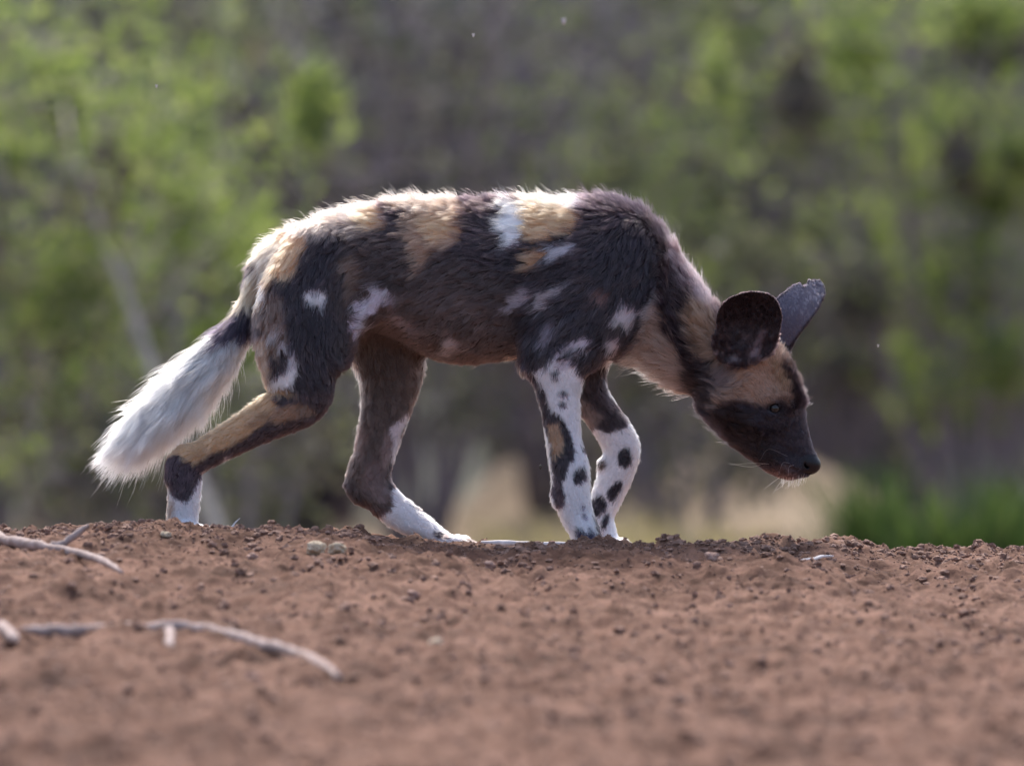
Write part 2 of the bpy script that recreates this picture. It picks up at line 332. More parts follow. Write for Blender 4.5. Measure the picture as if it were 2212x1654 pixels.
# ears
NEAR_EAR = [(1546, 709), (1546, 688), (1552, 668), (1566, 650), (1590, 637), (1622, 630), (1655, 634), (1672, 646), (1682, 664), (1687, 686), (1682, 716), (1674, 740), (1664, 762), (1640, 778), (1600, 792), (1565, 786), (1546, 768), (1539, 746), (1540, 726)]
FAR_EAR = [(1682, 752), (1674, 700), (1672, 662), (1678, 643), (1695, 629), (1712, 617), (1728, 610), (1735, 618), (1743, 613), (1746, 603), (1756, 605), (1769, 603), (1779, 610), (1786, 632), (1769, 667), (1740, 706), (1716, 738), (1698, 760)]
prims.append(Ear(NEAR_EAR, -0.050, -0.10, 0.12, -0.030, (1614, 712), (72, 80), 0.0034, 0.006, 'ear'))
prims.append(Ear(FAR_EAR, 0.056, 0.55, -0.2, 0.024, (1725, 680), (60, 75), 0.0034, 0.006, 'ear'))
C([(1598, 792, -0.046, 34, 14), (1596, 770, -0.054, 30, 9)], k=0.016, rev=True, group='head')
C([(1672, 790, 0.040, 28, 14), (1682, 764, 0.050, 20, 9)], k=0.016, rev=True, group='head')

H = 0.002
lo = np.array((-0.705, -0.150, -0.045)); hi = np.array((0.560, 0.165, 0.625)); N = np.ceil((hi - lo) / H).astype(int) + 1
axs = [lo[i] + np.arange(N[i]) * H for i in range(3)]
FLD = np.full(N, 0.08, np.float32)
def box(l, h):
    a = np.clip(np.floor((l - lo) / H).astype(int), 0, N - 1); b = np.clip(np.ceil((h - lo) / H).astype(int) + 1, 1, N)
    return tuple(slice(p, q) for p, q in zip(a, b))
def grid(sl): return axs[0][sl[0]][:, None, None], axs[1][sl[1]][None, :, None], axs[2][sl[2]][None, None, :]
for p in prims:
    sl = box(p.lo, p.hi)
    if isinstance(p, Chain):
        loc = np.full(tuple(s.stop - s.start for s in sl), 0.08, np.float32)
        for i in range(len(p.P) - 1):
            ab = p.P[i:i + 2]; R = ab[:, 3:5].max() + 0.036; s2 = box(ab[:, :3].min(0) - R, ab[:, :3].max(0) + R)
            rel = tuple(slice(max(q.start - o.start, 0), max(q.stop - o.start, 0)) for q, o in zip(s2, sl)); s3 = tuple(slice(o.start + r.start, min(o.start + r.stop, o.stop)) for r, o in zip(rel, sl))
            e = p.seg(i, *grid(s3)); v = loc[tuple(slice(q.start - o.start, q.stop - o.start) for q, o in zip(s3, sl))]; np.minimum(v, e, out=v)
        e = loc
    else: e = p.d(*grid(sl)).astype(np.float32)
    f = FLD[sl]; hh = np.maximum(p.k - np.abs(f - e), 0) / p.k; FLD[sl] = np.minimum(f, e) - hh * hh * p.k * 0.25
def carve(ch, k=0.003):
    sl = box(ch.lo, ch.hi); e = -ch.d(*grid(sl)); f = FLD[sl]; hh = np.maximum(k - np.abs(f - e), 0) / k; FLD[sl] = np.maximum(f, e) + hh * hh * k * 0.25
for s in (-1, 1):
    carve(Chain([(1747, 1002, s * 0.012, 5, 6), (1743, 1008, s * 0.0145, 4.5, 6), (1738, 1005, s * 0.017, 2.5, 5), (1737, 1000, s * 0.018, 2, 4)]), 0.002)
    carve(Chain([(1752, 1021, s * 0.004, 2.2, 3), (1732, 1021, s * 0.0195, 2.8, 6), (1705, 1008, s * 0.0245, 2.8, 6), (1675, 986, s * 0.030, 2.8, 6), (1648, 960, s * 0.035, 2.4, 5)]), 0.002)
    carve(Chain([(1665, 882, s * 0.0490, 9, 8), (1673, 882, s * 0.0485, 11, 9), (1684, 885, s * 0.0465, 8, 8)]), 0.004)
# surface nets
def surface_nets(F):
    nxx, nyy, nzz = F.shape; S = F < 0
    cnt = np.zeros((nxx - 1, nyy - 1, nzz - 1), np.int8)
    for a in (0, 1):
        for b in (0, 1):
            for c in (0, 1): cnt += S[a:nxx - 1 + a, b:nyy - 1 + b, c:nzz - 1 + c]
    I, J, K = np.nonzero((cnt > 0) & (cnt < 8)); acc = np.zeros((len(I), 3)); num = np.zeros(len(I))
    cor = [(a, b, c) for a in (0, 1) for b in (0, 1) for c in (0, 1)]
    for a in cor:
        for ax in range(3):
            if a[ax]: continue
            b = list(a); b[ax] = 1
            fa = F[I + a[0], J + a[1], K + a[2]].astype(float); fb = F[I + b[0], J + b[1], K + b[2]].astype(float)
            m = (fa < 0) != (fb < 0); t = np.where(m, fa / np.where(m, fa - fb, 1), 0); p = np.tile(np.array(a, float), (len(I), 1)); p[:, ax] += t
            acc += p * m[:, None]; num += m
    V = acc / num[:, None] + np.stack([I, J, K], -1); vid = np.full(cnt.shape, -1, np.int32); vid[I, J, K] = np.arange(len(I)); Q = []
    for ax in range(3):
        sa = [slice(None)] * 3; sb = [slice(None)] * 3; sa[ax] = slice(0, -1); sb[ax] = slice(1, None)
        A, B = S[tuple(sa)], S[tuple(sb)]; e = np.array(np.nonzero(A != B)); u, v = (ax + 1) % 3, (ax + 2) % 3
        ok = (e[u] > 0) & (e[v] > 0) & (e[u] < F.shape[u] - 1) & (e[v] < F.shape[v] - 1); e = e[:, ok]
        def cell(du, dv):
            c = e.copy(); c[u] -= du; c[v] -= dv; return vid[c[0], c[1], c[2]]
        q = np.stack([cell(1, 1), cell(0, 1), cell(0, 0), cell(1, 0)], -1); inside = A[e[0], e[1], e[2]]
        Q.append(np.where(inside[:, None], q, q[:, ::-1]))
    return V, np.vstack(Q)
V, Q = surface_nets(FLD); V = V * H + lo
# keep the largest connected piece
lab = np.arange(len(V))
while True:
    m = lab[Q].min(1); new = lab.copy(); np.minimum.at(new, Q.ravel(), np.repeat(m, 4)); new = new[new]
    if (new == lab).all(): break
    lab = new
big = np.bincount(lab).argmax(); keep = lab == big; ren = np.cumsum(keep) - 1; Q = ren[Q[keep[Q[:, 0]]]]; V = V[keep]
# light smoothing, then normals from the field
for _ in range(2):
    S_ = np.zeros_like(V); n_ = np.zeros(len(V))
    for a in range(4):
        b = (a + 1) % 4; np.add.at(S_, Q[:, a], V[Q[:, b]]); np.add.at(n_, Q[:, a], 1)
    V = V * 0.5 + 0.5 * S_ / np.maximum(n_, 1)[:, None]
def sample_field(p):
    g = np.clip((p - lo) / H, 0, N - 1.001); i = np.floor(g).astype(int); u = g - i; o = 0
    for a in (0, 1):
        for b in (0, 1):
            for c in (0, 1): o = o + FLD[i[:, 0] + a, i[:, 1] + b, i[:, 2] + c] * (u[:, 0] if a else 1 - u[:, 0]) * (u[:, 1] if b else 1 - u[:, 1]) * (u[:, 2] if c else 1 - u[:, 2])
    return o
def field_normals(p):
    n = np.stack([sample_field(p + np.eye(3)[a] * H) - sample_field(p - np.eye(3)[a] * H) for a in range(3)], -1)
    return n / (np.linalg.norm(n, axis=1)[:, None] + 1e-9)

# ------------------------------------------------------------------ the coat
GROUPS = ['trunk', 'neck', 'head', 'nf', 'ff', 'nh', 'fh', 'tail', 'ear']
def groups_at(p):                               # distance to every body group, and hair flow there
    D = np.full((len(p), len(GROUPS)), 0.2); FL = np.zeros((len(p), 3)); WS = np.zeros(len(p))
    for q in prims:
        m = ((p > q.lo - 0.01) & (p < q.hi + 0.01)).all(1)
        if not m.any(): continue
        s = p[m]; e, T = q.d_tan(s[:, 0], s[:, 1], s[:, 2]); g = GROUPS.index(q.group); D[m, g] = np.minimum(D[m, g], e)
        wt = np.exp(-np.maximum(e, 0) / 0.007); FL[m] += T * wt[:, None]; WS[m] += wt
    FL /= np.linalg.norm(FL, axis=1)[:, None] + 1e-9
    return D, FL
BLACK = lin(38, 30, 36); DBROWN = lin(58, 46, 45); BROWN = lin(104, 84, 74); GREYBR = lin(134, 116, 110); TAN = lin(198, 150, 112); DTAN = lin(154, 119, 98)
CREAM = lin(196, 172, 148); WHITE = lin(240, 236, 240); GREY = lin(186, 180, 190); FACE = lin(46, 43, 52); PINKT = lin(168, 138, 122)
ell = lambda x, y, a, b, r=0: [(x + a * math.cos(t) * math.cos(math.radians(r)) - b * math.sin(t) * math.sin(math.radians(r)), y + a * math.cos(t) * math.sin(math.radians(r)) + b * math.sin(t) * math.cos(math.radians(r))) for t in np.linspace(0, 2 * math.pi, 9)[:-1]]
NEARP = [
 # (polygon, colour, softness)
 ([(740, 470), (900, 520), (1110, 600), (1120, 790), (900, 830), (740, 760), (720, 600)], DBROWN, 40),
 ([(770, 640), (960, 600), (1110, 700), (1060, 770), (900, 780), (820, 720)], lin(74, 60, 58), 40),
 ([(548, 640), (552, 560), (600, 508), (665, 508), (645, 560), (610, 605), (580, 595), (565, 660)], TAN, 12),
 ([(545, 600), (552, 552), (598, 512), (620, 520), (590, 560), (570, 610)], CREAM, 12),
 ([(560, 690), (600, 620), (620, 690), (600, 760), (565, 770)], lin(110, 88, 78), 18),
 ([(628, 500), (690, 465), (760, 438), (825, 436), (835, 476), (800, 500), (740, 498), (680, 512)], lin(154, 134, 124), 14),
 ([(770, 462), (822, 455), (832, 486), (795, 498)], TAN, 8),
 ([(835, 420), (920, 410), (1002, 425), (1000, 452), (900, 462), (850, 445)], lin(152, 130, 116), 14),
 ([(878, 468), (940, 452), (1003, 446), (1010, 502), (975, 536), (930, 552), (905, 600), (885, 540)], DTAN, 14),
 ([(900, 478), (985, 462), (1000, 500), (940, 530)], TAN, 14),
 ([(1068, 492), (1090, 462), (1098, 438), (1130, 452), (1140, 500), (1125, 528), (1098, 533), (1086, 512)], WHITE, 6),
 ([(1118, 420), (1200, 418), (1240, 440), (1256, 470), (1250, 492), (1205, 512), (1142, 516), (1134, 470)], TAN, 8),
 ([(1116, 416), (1200, 414), (1245, 440), (1235, 455), (1180, 452), (1130, 455)], CREAM, 10),
 ([(1205, 425), (1262, 440), (1256, 460), (1220, 445)], GREY, 8),
 ([(1132, 552), (1160, 532), (1178, 552), (1168, 582), (1136, 590)], lin(176, 132, 100), 8),
 ([(1182, 535), (1245, 522), (1232, 548), (1188, 558)], GREY, 7),
 (ell(683, 638, 28, 23, -15), WHITE, 7), (ell(569, 634, 8, 24), WHITE, 4), (ell(593, 712, 6, 16, 20), GREY, 5), (ell(610, 740, 11, 13), GREY, 5),
 ([(578, 836), (600, 806), (622, 790), (636, 762), (636, 820), (622, 838)], WHITE, 5),
 ([(636, 760), (630, 790), (615, 790), (622, 760)], GREY, 5),
 ([(742, 560), (778, 545), (780, 620), (758, 650), (745, 620)], BROWN, 14),
 ([(752, 710), (768, 660), (795, 640), (818, 606), (838, 632), (858, 645), (852, 668), (815, 662), (788, 690), (762, 740)], lin(206, 194, 208), 8),
 ([(846, 664), (880, 690), (912, 722), (880, 712), (850, 690)], lin(140, 122, 124), 10),
 (ell(975, 748, 20, 15), lin(176, 158, 158), 7), (ell(890, 610, 40, 22), DBROWN, 20), (ell(1010, 660, 40, 26), lin(86, 72, 70), 20),
 ([(1086, 672), (1112, 640), (1150, 614), (1150, 634), (1118, 664)], lin(160, 148, 158), 8),
 ([(1152, 652), (1168, 626), (1205, 614), (1250, 612), (1205, 636), (1172, 664)], lin(168, 158, 164), 8),
 ([(1168, 740), (1182, 700), (1198, 690), (1190, 730), (1176, 752)], lin(130, 118, 128), 8),
 (ell(1298, 636, 24, 14, 20), lin(112, 82, 78), 12), (ell(1240, 470, 10, 10), TAN, 8),
 ([(1322, 690), (1336, 668), (1340, 648), (1368, 662), (1400, 664), (1372, 676), (1370, 704), (1348, 700)], lin(210, 198, 206), 6),
 ([(1308, 748), (1322, 722), (1336, 728), (1336, 752), (1320, 762)], lin(200, 186, 196), 6),
 # throat and neck
 ([(1398, 668), (1420, 640), (1428, 650), (1445, 705), (1470, 760), (1500, 830), (1508, 880), (1450, 860), (1400, 810), (1362, 768), (1380, 740), (1400, 706)], lin(160, 138, 128), 10),
 ([(1360, 766), (1385, 762), (1420, 800), (1452, 840), (1440, 860), (1395, 810)], lin(226, 212, 202), 10),
 ([(1398, 664), (1424, 630), (1430, 660), (1412, 690)], lin(200, 184, 188), 6),
 ([(1420, 560), (1452, 640), (1478, 720), (1512, 800), (1560, 880), (1530, 890), (1490, 820), (1460, 750), (1432, 690)], lin(30, 24, 32), 10),
 ([(1478, 690), (1500, 630), (1550, 640), (1560, 780), (1520, 772), (1500, 750)], lin(142, 112, 92), 14),
 ([(1440, 500), (1480, 540), (1560, 640), (1550, 690), (1500, 650), (1455, 570)], lin(128, 108, 112), 18),
 ([(1500, 780), (1540, 790), (1560, 900), (1530, 920), (1500, 880)], lin(34, 28, 32), 12),
 # head
 ([(1540, 790), (1600, 770), (1690, 770), (1760, 860), (1790, 1060), (1640, 1060), (1520, 930), (1540, 860)], FACE, 10),
 ([(1550, 780), (1600, 772), (1680, 756), (1708, 776), (1722, 820), (1712, 866), (1680, 862), (1645, 876), (1600, 866), (1572, 880), (1560, 905), (1548, 870), (1560, 830)], PINKT, 17),
 ([(1552, 780), (1590, 785), (1580, 830), (1560, 850)], lin(112, 98, 100), 12),
 ([(1668, 776), (1690, 780), (1705, 830), (1690, 850), (1668, 820)], lin(160, 132, 112), 12),
 ([(1688, 762), (1700, 782), (1716, 812), (1728, 850), (1745, 880), (1722, 882), (1708, 850), (1694, 812)], lin(28, 22, 28), 6),
 ([(1706, 770), (1745, 830), (1760, 880), (1735, 868), (1726, 830), (1712, 800)], lin(196, 186, 188), 5),
 ([(1530, 880), (1600, 876), (1650, 940), (1690, 1000), (1640, 1010), (1580, 960)], lin(36, 30, 34), 12),
 ([(1660, 1010), (1690, 1000), (1722, 1024), (1712, 1042), (1680, 1040)], lin(84, 62, 60), 10),
 ([(1725, 985), (1750, 980), (1785, 1000), (1780, 1030), (1735, 1024)], lin(30, 26, 32), 5),
 # near fore leg
 ([(1120, 792), (1160, 800), (1200, 772), (1240, 762), (1262, 800), (1290, 1250), (1180, 1250), (1140, 850)], lin(234, 228, 234), 8),
 ([(1196, 776), (1220, 742), (1250, 732), (1278, 732), (1270, 756), (1240, 768), (1260, 800), (1210, 800)], lin(206, 192, 204), 6),
 ([(1112, 752), (1128, 764), (1150, 800), (1165, 830), (1145, 840), (1118, 790)], lin(44, 36, 44), 6),
 ([(1106, 760), (1118, 770), (1122, 800), (1104, 790)], CREAM, 4),
 (ell(1224, 768, 20, 9, -30), BLACK, 5), (ell(1250, 770, 18, 9, -20), BLACK, 5), (ell(1200, 803, 13, 7, -15), BLACK, 5), (ell(1258, 795, 14, 18, 20), BLACK, 6),
 (ell(1216, 849, 11, 6), lin(84, 74, 82), 4), (ell(1216, 873, 11, 6), lin(74, 64, 72), 4),
 ([(1152, 834), (1172, 834), (1190, 880), (1216, 908), (1232, 932), (1242, 975), (1240, 992), (1224, 1006), (1222, 1030), (1210, 1050), (1194, 1020), (1186, 960), (1170, 900)], lin(40, 32, 38), 5),
 ([(1184, 912), (1206, 910), (1216, 940), (1212, 975), (1196, 985), (1186, 950)], lin(168, 132, 104), 6),
 (ell(1250, 1026, 14, 21, 30), BLACK, 5), ([(1194, 1020), (1212, 1040), (1222, 1070), (1218, 1092), (1200, 1094), (1190, 1060)], lin(58, 44, 52), 5),
 ([(1242, 1134), (1258, 1142), (1270, 1152), (1276, 1138), (1284, 1156), (1268, 1172), (1246, 1166)], lin(40, 32, 54), 5),
 (ell(1261, 1116, 5, 8), lin(110, 100, 118), 4), (ell(1262, 960, 6, 20), lin(60, 50, 56), 4), (ell(1258, 1096, 4, 5), lin(110, 100, 118), 4),
 # near hind leg below the thigh
 ([(560, 800), (585, 836), (640, 850), (560, 930), (440, 1010), (420, 1020), (340, 1000), (360, 960), (480, 890), (545, 840)], lin(184, 144, 106), 8),
 ([(545, 720), (575, 730), (585, 836), (556, 850), (545, 800)], lin(160, 128, 106), 8),
 ([(590, 850), (640, 850), (720, 830), (720, 900), (620, 950), (560, 990), (440, 1060), (400, 1050), (420, 1000), (500, 960), (560, 925), (600, 890)], lin(52, 40, 44), 10),
 ([(590, 880), (640, 872), (670, 880), (640, 905), (585, 915)], lin(140, 108, 86), 12), (ell(560, 905, 30, 14, -28), lin(150, 116, 88), 10), (ell(660, 890, 22, 12), lin(120, 98, 84), 10),
 ([(345, 985), (385, 985), (425, 1005), (450, 1010), (420, 1050), (405, 1078), (385, 1080), (368, 1050), (350, 1020)], lin(52, 38, 46), 6),
 ([(425, 1050), (440, 1020), (480, 1000), (500, 985), (480, 1030), (440, 1060), (430, 1100), (415, 1080)], lin(216, 208, 216), 6),
 ([(340, 1040), (362, 1050), (384, 1080), (408, 1080), (422, 1060), (440, 1070), (445, 1250), (340, 1250)], lin(226, 220, 226), 6),
 ([(340, 1030), (360, 1050), (376, 1085), (380, 1150), (345, 1160)], lin(170, 142, 128), 10),
]
FARP = [
 ([(1150, 700), (1400, 700), (1400, 1250), (1200, 1250)], lin(236, 230, 236), 5),
 ([(1150, 700), (1300, 740), (1312, 845), (1344, 888), (1358, 915), (1342, 926), (1310, 930), (1286, 925), (1270, 945), (1240, 900), (1180, 800)], lin(56, 46, 50), 6),
 ([(1240, 850), (1275, 870), (1300, 900), (1285, 925), (1262, 915)], lin(112, 94, 90), 10),
 (ell(1350, 984, 17, 20), BLACK, 5), (ell(1329, 1058, 14, 25, 30), BLACK, 5), (ell(1289, 1092, 20, 26, 30), BLACK, 6), (ell(1307, 1122, 8, 22, 28), BLACK, 5), ([(1284, 1000), (1304, 994), (1312, 1004), (1298, 1016)], lin(84, 66, 58), 4),
 ([(700, 560), (960, 600), (960, 1100), (840, 1120), (700, 1080)], lin(80, 66, 62), 12),
 ([(760, 720), (900, 720), (915, 820), (860, 860), (780, 820)], lin(78, 62, 56), 25),
 ([(738, 770), (762, 780), (782, 830), (778, 920), (760, 920), (766, 840)], lin(212, 198, 190), 6),
 ([(884, 890), (866, 945), (852, 1000), (842, 960), (846, 920)], lin(214, 204, 212), 7), (ell(836, 970, 12, 46, 8), lin(126, 106, 104), 10), (ell(880, 800, 30, 24), lin(100, 82, 76), 18),
 (ell(806, 1030, 26, 40, 10), lin(112, 92, 90), 16), (ell(824, 1064, 22, 18, 40), lin(126, 106, 104), 12), (ell(782, 960, 12, 40, 10), lin(104, 84, 80), 12),
 ([(840, 1000), (860, 1000), (850, 1060), (838, 1050)], lin(60, 48, 50), 6),
 ([(735, 1030), (760, 1030), (772, 1060), (800, 1098), (770, 1090), (740, 1070)], lin(52, 42, 44), 8),
 ([(770, 1090), (800, 1086), (835, 1090), (828, 1116), (806, 1116)], lin(66, 50, 50), 8),
 ([(845, 1060), (858, 1050), (900, 1100), (1100, 1150), (1100, 1250), (850, 1250), (800, 1128), (828, 1110), (848, 1096)], lin(234, 228, 234), 7),
 ([(930, 1148), (960, 1150), (975, 1165), (940, 1164)], lin(90, 78, 80), 5), ([(1000, 1150), (1060, 1150), (1060, 1250), (1000, 1250)], lin(100, 84, 80), 8),
]
TAILP = [
 ([(480, 640), (600, 540), (600, 680), (560, 720), (480, 700)], lin(186, 158, 126), 10),
 ([(560, 560), (600, 560), (590, 660), (552, 690), (560, 620)], lin(80, 62, 56), 10),
 ([(470, 690), (520, 664), (570, 650), (580, 720), (545, 722), (500, 726), (470, 740)], lin(40, 34, 46), 10),
]
def paint(p, D, warp=1.0):
    px = p[:, 0] / ((DIST + p[:, 1]) / DIST) * PPM + 1105.5; py = (CAMZ - p[:, 2]) / ((DIST + p[:, 1]) / DIST) * PPM + 827
    q = p * 60.0
    jt = np.random.default_rng(5).normal(0, 1, (2, len(p))) * warp
    wx = px + 11 * vnoise(q * .8, 1) + 5 * vnoise(q * 3, 2) + 3.5 * jt[0]; wy = py + 11 * vnoise(q * .8 + 9, 3) + 5 * vnoise(q * 3 + 5, 4) + 3.5 * jt[1]
    lower = np.maximum(sst(780, 860, py), 0.5 * sst(1530, 1570, px)) * (1 - 0.5 * sst(1530, 1570, px)); wx = px + (wx - px) * (1 - 0.62 * lower); wy = py + (wy - py) * (1 - 0.62 * lower)
    D = D.copy(); D[:, GROUPS.index('ear')] -= 0.0025
    g = D.argmin(1); far = np.isin(g, (GROUPS.index('ff'), GROUPS.index('fh'))) & (p[:, 1] > 0.012); tail = g == GROUPS.index('tail'); ear = g == GROUPS.index('ear')
    col = np.tile(np.array(BLACK), (len(p), 1)); mot = vnoise(p * 35, 7) * 0.6 + vnoise(p * 90, 8) * 0.4
    col += (np.array(DBROWN) - col) * np.clip(mot * 0.9, 0, 0.8)[:, None]
    def layer(sel, L, base=None):
        if not sel.any(): return
        x, y = wx[sel], wy[sel]; c = col[sel]
        if base is not None: c[:] = base
        for poly, k, soft in L:
            a = np.asarray(poly); m = (x > a[:, 0].min() - soft) & (x < a[:, 0].max() + soft) & (y > a[:, 1].min() - soft) & (y < a[:, 1].max() + soft)
            if not m.any(): continue
            al = sst(soft, -soft, poly_sd(x[m], y[m], poly)) if False else 1 - sst(-soft * .7, soft * .7, poly_sd(x[m], y[m], poly))
            c[m] = c[m] + (np.array(k) - c[m]) * al[:, None]
        col[sel] = c
    layer(~(far | tail | ear), NEARP)
    layer(far, FARP, np.array(DBROWN)); layer(tail, TAILP, np.array(lin(251, 249, 250)))
    if ear.any():
        e = ear & (p[:, 1] < 0); c = np.tile(np.array(lin(40, 30, 34)), (e.sum(), 1)); x, y = px[e], py[e]
        k = np.clip(vnoise(p[e] * 110, 5) * 1.4, 0, 1) * sst(690, 760, y); c += (np.array(lin(104, 88, 90)) - c) * k[:, None]
        k = 1 - sst(-6, 8, poly_sd(x, y, [(1618, 775), (1632, 735), (1645, 712), (1655, 716), (1645, 745), (1636, 775)])); c += (np.array(lin(150, 126, 130)) - c) * (0.45 * k)[:, None]
        col[e] = c
        e = ear & (p[:, 1] >= 0); c = np.tile(np.array(lin(92, 86, 100)), (e.sum(), 1)); k = 1 - sst(2, 7, -poly_sd(px[e], py[e], FAR_EAR)); c += (np.array(lin(34, 28, 38)) - c) * k[:, None]; col[e] = c
    col *= (1 + 0.16 * mot)[:, None]
    return np.clip(col, 0.004, 0.93), g, px, py

D_v, _ = groups_at(V); col_v, g_v, px_v, py_v = paint(V, D_v)
def skin_material():
    m, nt, b = new_mat('wild_dog_skin'); a = nt.nodes.new('ShaderNodeAttribute'); a.attribute_name = 'coat'
    n = ramp(nt, [(0.3, (0.8, 0.8, 0.8)), (0.7, (1.15, 1.15, 1.15))], noise_node(nt, 300, 3, 0.6, obj_coords(nt)))
    nt.links.new(mix_col(nt, 1.0, a.outputs['Color'], n, 'MULTIPLY'), b.inputs['Base Color'])
    g = nt.nodes.new('ShaderNodeAttribute'); g.attribute_name = 'gloss'
    nt.links.new(math_node(nt, 'SUBTRACT', 0.75, math_node(nt, 'MULTIPLY', g.outputs['Fac'], 0.38)), b.inputs['Roughness']); b.inputs['Specular IOR Level'].default_value = 0.3
    bp = nt.nodes.new('ShaderNodeBump'); bp.inputs['Strength'].default_value = 0.25; bp.inputs['Distance'].default_value = 0.0012
    nt.links.new(noise_node(nt, 700, 3, 0.6, obj_coords(nt)), bp.inputs['Height']); nt.links.new(bp.outputs[0], b.inputs['Normal'])
    return m
dog = empty('wild_dog', (-0.02, 0.0, gz(1080, 0.0)))
tag(dog, 'young painted wild dog with blotched black, tan and white coat walking with lowered head', 'wild dog')
SHIFT = np.array(dog.location)
body = fast_mesh('body', V - SHIFT, Q, skin_material(), dog)
a = body.data.color_attributes.new('coat', 'FLOAT_COLOR', 'POINT'); a.data.foreach_set('color', np.hstack([col_v, np.ones((len(V), 1))]).astype(np.float32).ravel())
NOSE = [(1730, 990), (1748, 984), (1780, 990), (1782, 1020), (1752, 1026), (1736, 1018)]
gl = (1 - sst(-3, 3, poly_sd(px_v, py_v, NOSE))) * (g_v == GROUPS.index('head'))
a = body.data.attributes.new('gloss', 'FLOAT', 'POINT'); a.data.foreach_set('value', gl.astype(np.float32))
# eyes
def eye_material():
    m, nt, b = new_mat('wild_dog_eye'); co = obj_coords(nt); sep = nt.nodes.new('ShaderNodeSeparateXYZ'); nt.links.new(co, sep.inputs[0])
    r = math_node(nt, 'SQRT', math_node(nt, 'ADD', math_node(nt, 'POWER', sep.outputs[0], 2.0), math_node(nt, 'POWER', sep.outputs[2], 2.0)))
    c = ramp(nt, [(0.0, (0.012, 0.01, 0.01)), (0.30, (0.015, 0.012, 0.011)), (0.36, (0.03, 0.024, 0.023)), (0.62, (0.04, 0.034, 0.034)), (0.74, (0.012, 0.01, 0.01)), (1, (0.03, 0.022, 0.022))], math_node(nt, 'MULTIPLY', r, 1 / 0.0095))
    nt.links.new(c, b.inputs['Base Color']); b.inputs['Roughness'].default_value = 0.12
    return m
M_EYE = eye_material()
def ball(n=24, m=16):
    v = [(0, 0, 1)]; f = []
    for i in range(1, m):
        for j in range(n):
            t, p = math.pi * i / m, 2 * math.pi * j / n; v.append((math.sin(t) * math.cos(p), math.sin(t) * math.sin(p), math.cos(t)))
    v.append((0, 0, -1)); 
    for j in range(n):
        f.append((0, 1 + j, 1 + (j + 1) % n)); f.append((len(v) - 1, 1 + (m - 2) * n + (j + 1) % n, 1 + (m - 2) * n + j))
    for i in range(m - 2):
        for j in range(n): f.append((1 + i * n + j, 1 + (i + 1) * n + j, 1 + (i + 1) * n + (j + 1) % n, 1 + i * n + (j + 1) % n))
    return np.array(v), f
BV, BF = ball()
for s in (-1, 1):
    e = mesh_obj('eye', BV * 0.0100, BF, M_EYE, dog); e.location = Vector(W(1673, 882, s * 0.0400)) - Vector(SHIFT)
M_CLAW = grain_material('claw_horn', (0.03, 0.024, 0.022), (0.07, 0.055, 0.05), 200, 0.45)
cl, cf = tube([(0, 0, 0), (0.007, 0, 0.0005), (0.013, 0, -0.003), (0.017, 0, -0.007)], [0.003, 0.0028, 0.002, 0.0006], 7); CLM = None
for (x, y, yy) in CLAWS:
    if CLM is None: o = mesh_obj('claw', cl, cf, M_CLAW, dog); CLM = o.data
    else: o = bpy.data.objects.new('claw', CLM); COL.objects.link(o); o.parent = dog
    o.location = Vector(W(x, y, yy)) - Vector(SHIFT)

# ------------------------------------------------------------------ fur: strands combed along the body
def fur_material(name='fur_fibre', rough=0.42):
    m = bpy.data.materials.new(name); m.use_nodes = True; nt = m.node_tree; nt.nodes.remove(nt.nodes['Principled BSDF'])
    h = nt.nodes.new('ShaderNodeBsdfHairPrincipled'); h.parametrization = 'COLOR'; a = nt.nodes.new('ShaderNodeAttribute'); a.attribute_name = 'coat'
    nt.links.new(a.outputs['Color'], h.inputs['Color']); h.inputs['Roughness'].default_value = rough; h.inputs['Radial Roughness'].default_value = 0.6; h.inputs['Coat'].default_value = 0.0
    nt.links.new(h.outputs[0], nt.nodes['Material Output'].inputs[0]); return m
M_FUR = fur_material()
def make_fur(name, pts, rad, col, parent, mat):
    n, k = pts.shape[:2]; hc = bpy.data.hair_curves.new(name); hc.add_curves([k] * n)
    hc.attributes['position'].data.foreach_set('vector', np.asarray(pts, np.float32).ravel())
    r = hc.attributes.get('radius') or hc.attributes.new('radius', 'FLOAT', 'POINT'); r.data.foreach_set('value', np.asarray(rad, np.float32).ravel())
    a = hc.attributes.new('coat', 'FLOAT_COLOR', 'CURVE'); a.data.foreach_set('color', np.hstack([col, np.ones((n, 1))]).astype(np.float32).ravel())
    hc.materials.append(mat); o = bpy.data.objects.new(name, hc); COL.objects.link(o); o.parent = parent; return o
NST = 360000
tri = np.vstack([Q[:, [0, 1, 2]], Q[:, [0, 2, 3]]]); A_, B_, C_ = V[tri[:, 0]], V[tri[:, 1]], V[tri[:, 2]]
area = 0.5 * np.linalg.norm(np.cross(B_ - A_, C_ - A_), axis=1); cen = (A_ + B_ + C_) / 3
gi = g_v[tri[:, 0]]; cpx, cpy = px_v[tri[:, 0]], py_v[tri[:, 0]]
dens = np.ones(len(tri)); dens[cen[:, 1] > 0.03] = 0.45
dens[gi == GROUPS.index('tail')] = 2.2; dens[gi == GROUPS.index('head')] *= 2.4; dens[gi == GROUPS.index('ear')] *= 3.2
for gname in ('nf', 'ff', 'nh', 'fh'): dens[(gi == GROUPS.index(gname)) & (cpy > 820)] = 1.7
dens[(gi == GROUPS.index('head')) & (poly_sd(cpx, cpy, NOSE) < 2)] = 0
dens[(gi == GROUPS.index('head')) & (np.hypot((cpx - 1673) / 15, (cpy - 882) / 11) < 1)] = 0
mouth = np.array([(1752, 1021), (1732, 1021), (1705, 1008), (1675, 986), (1650, 962)], float); dm = np.full(len(tri), 99.0)
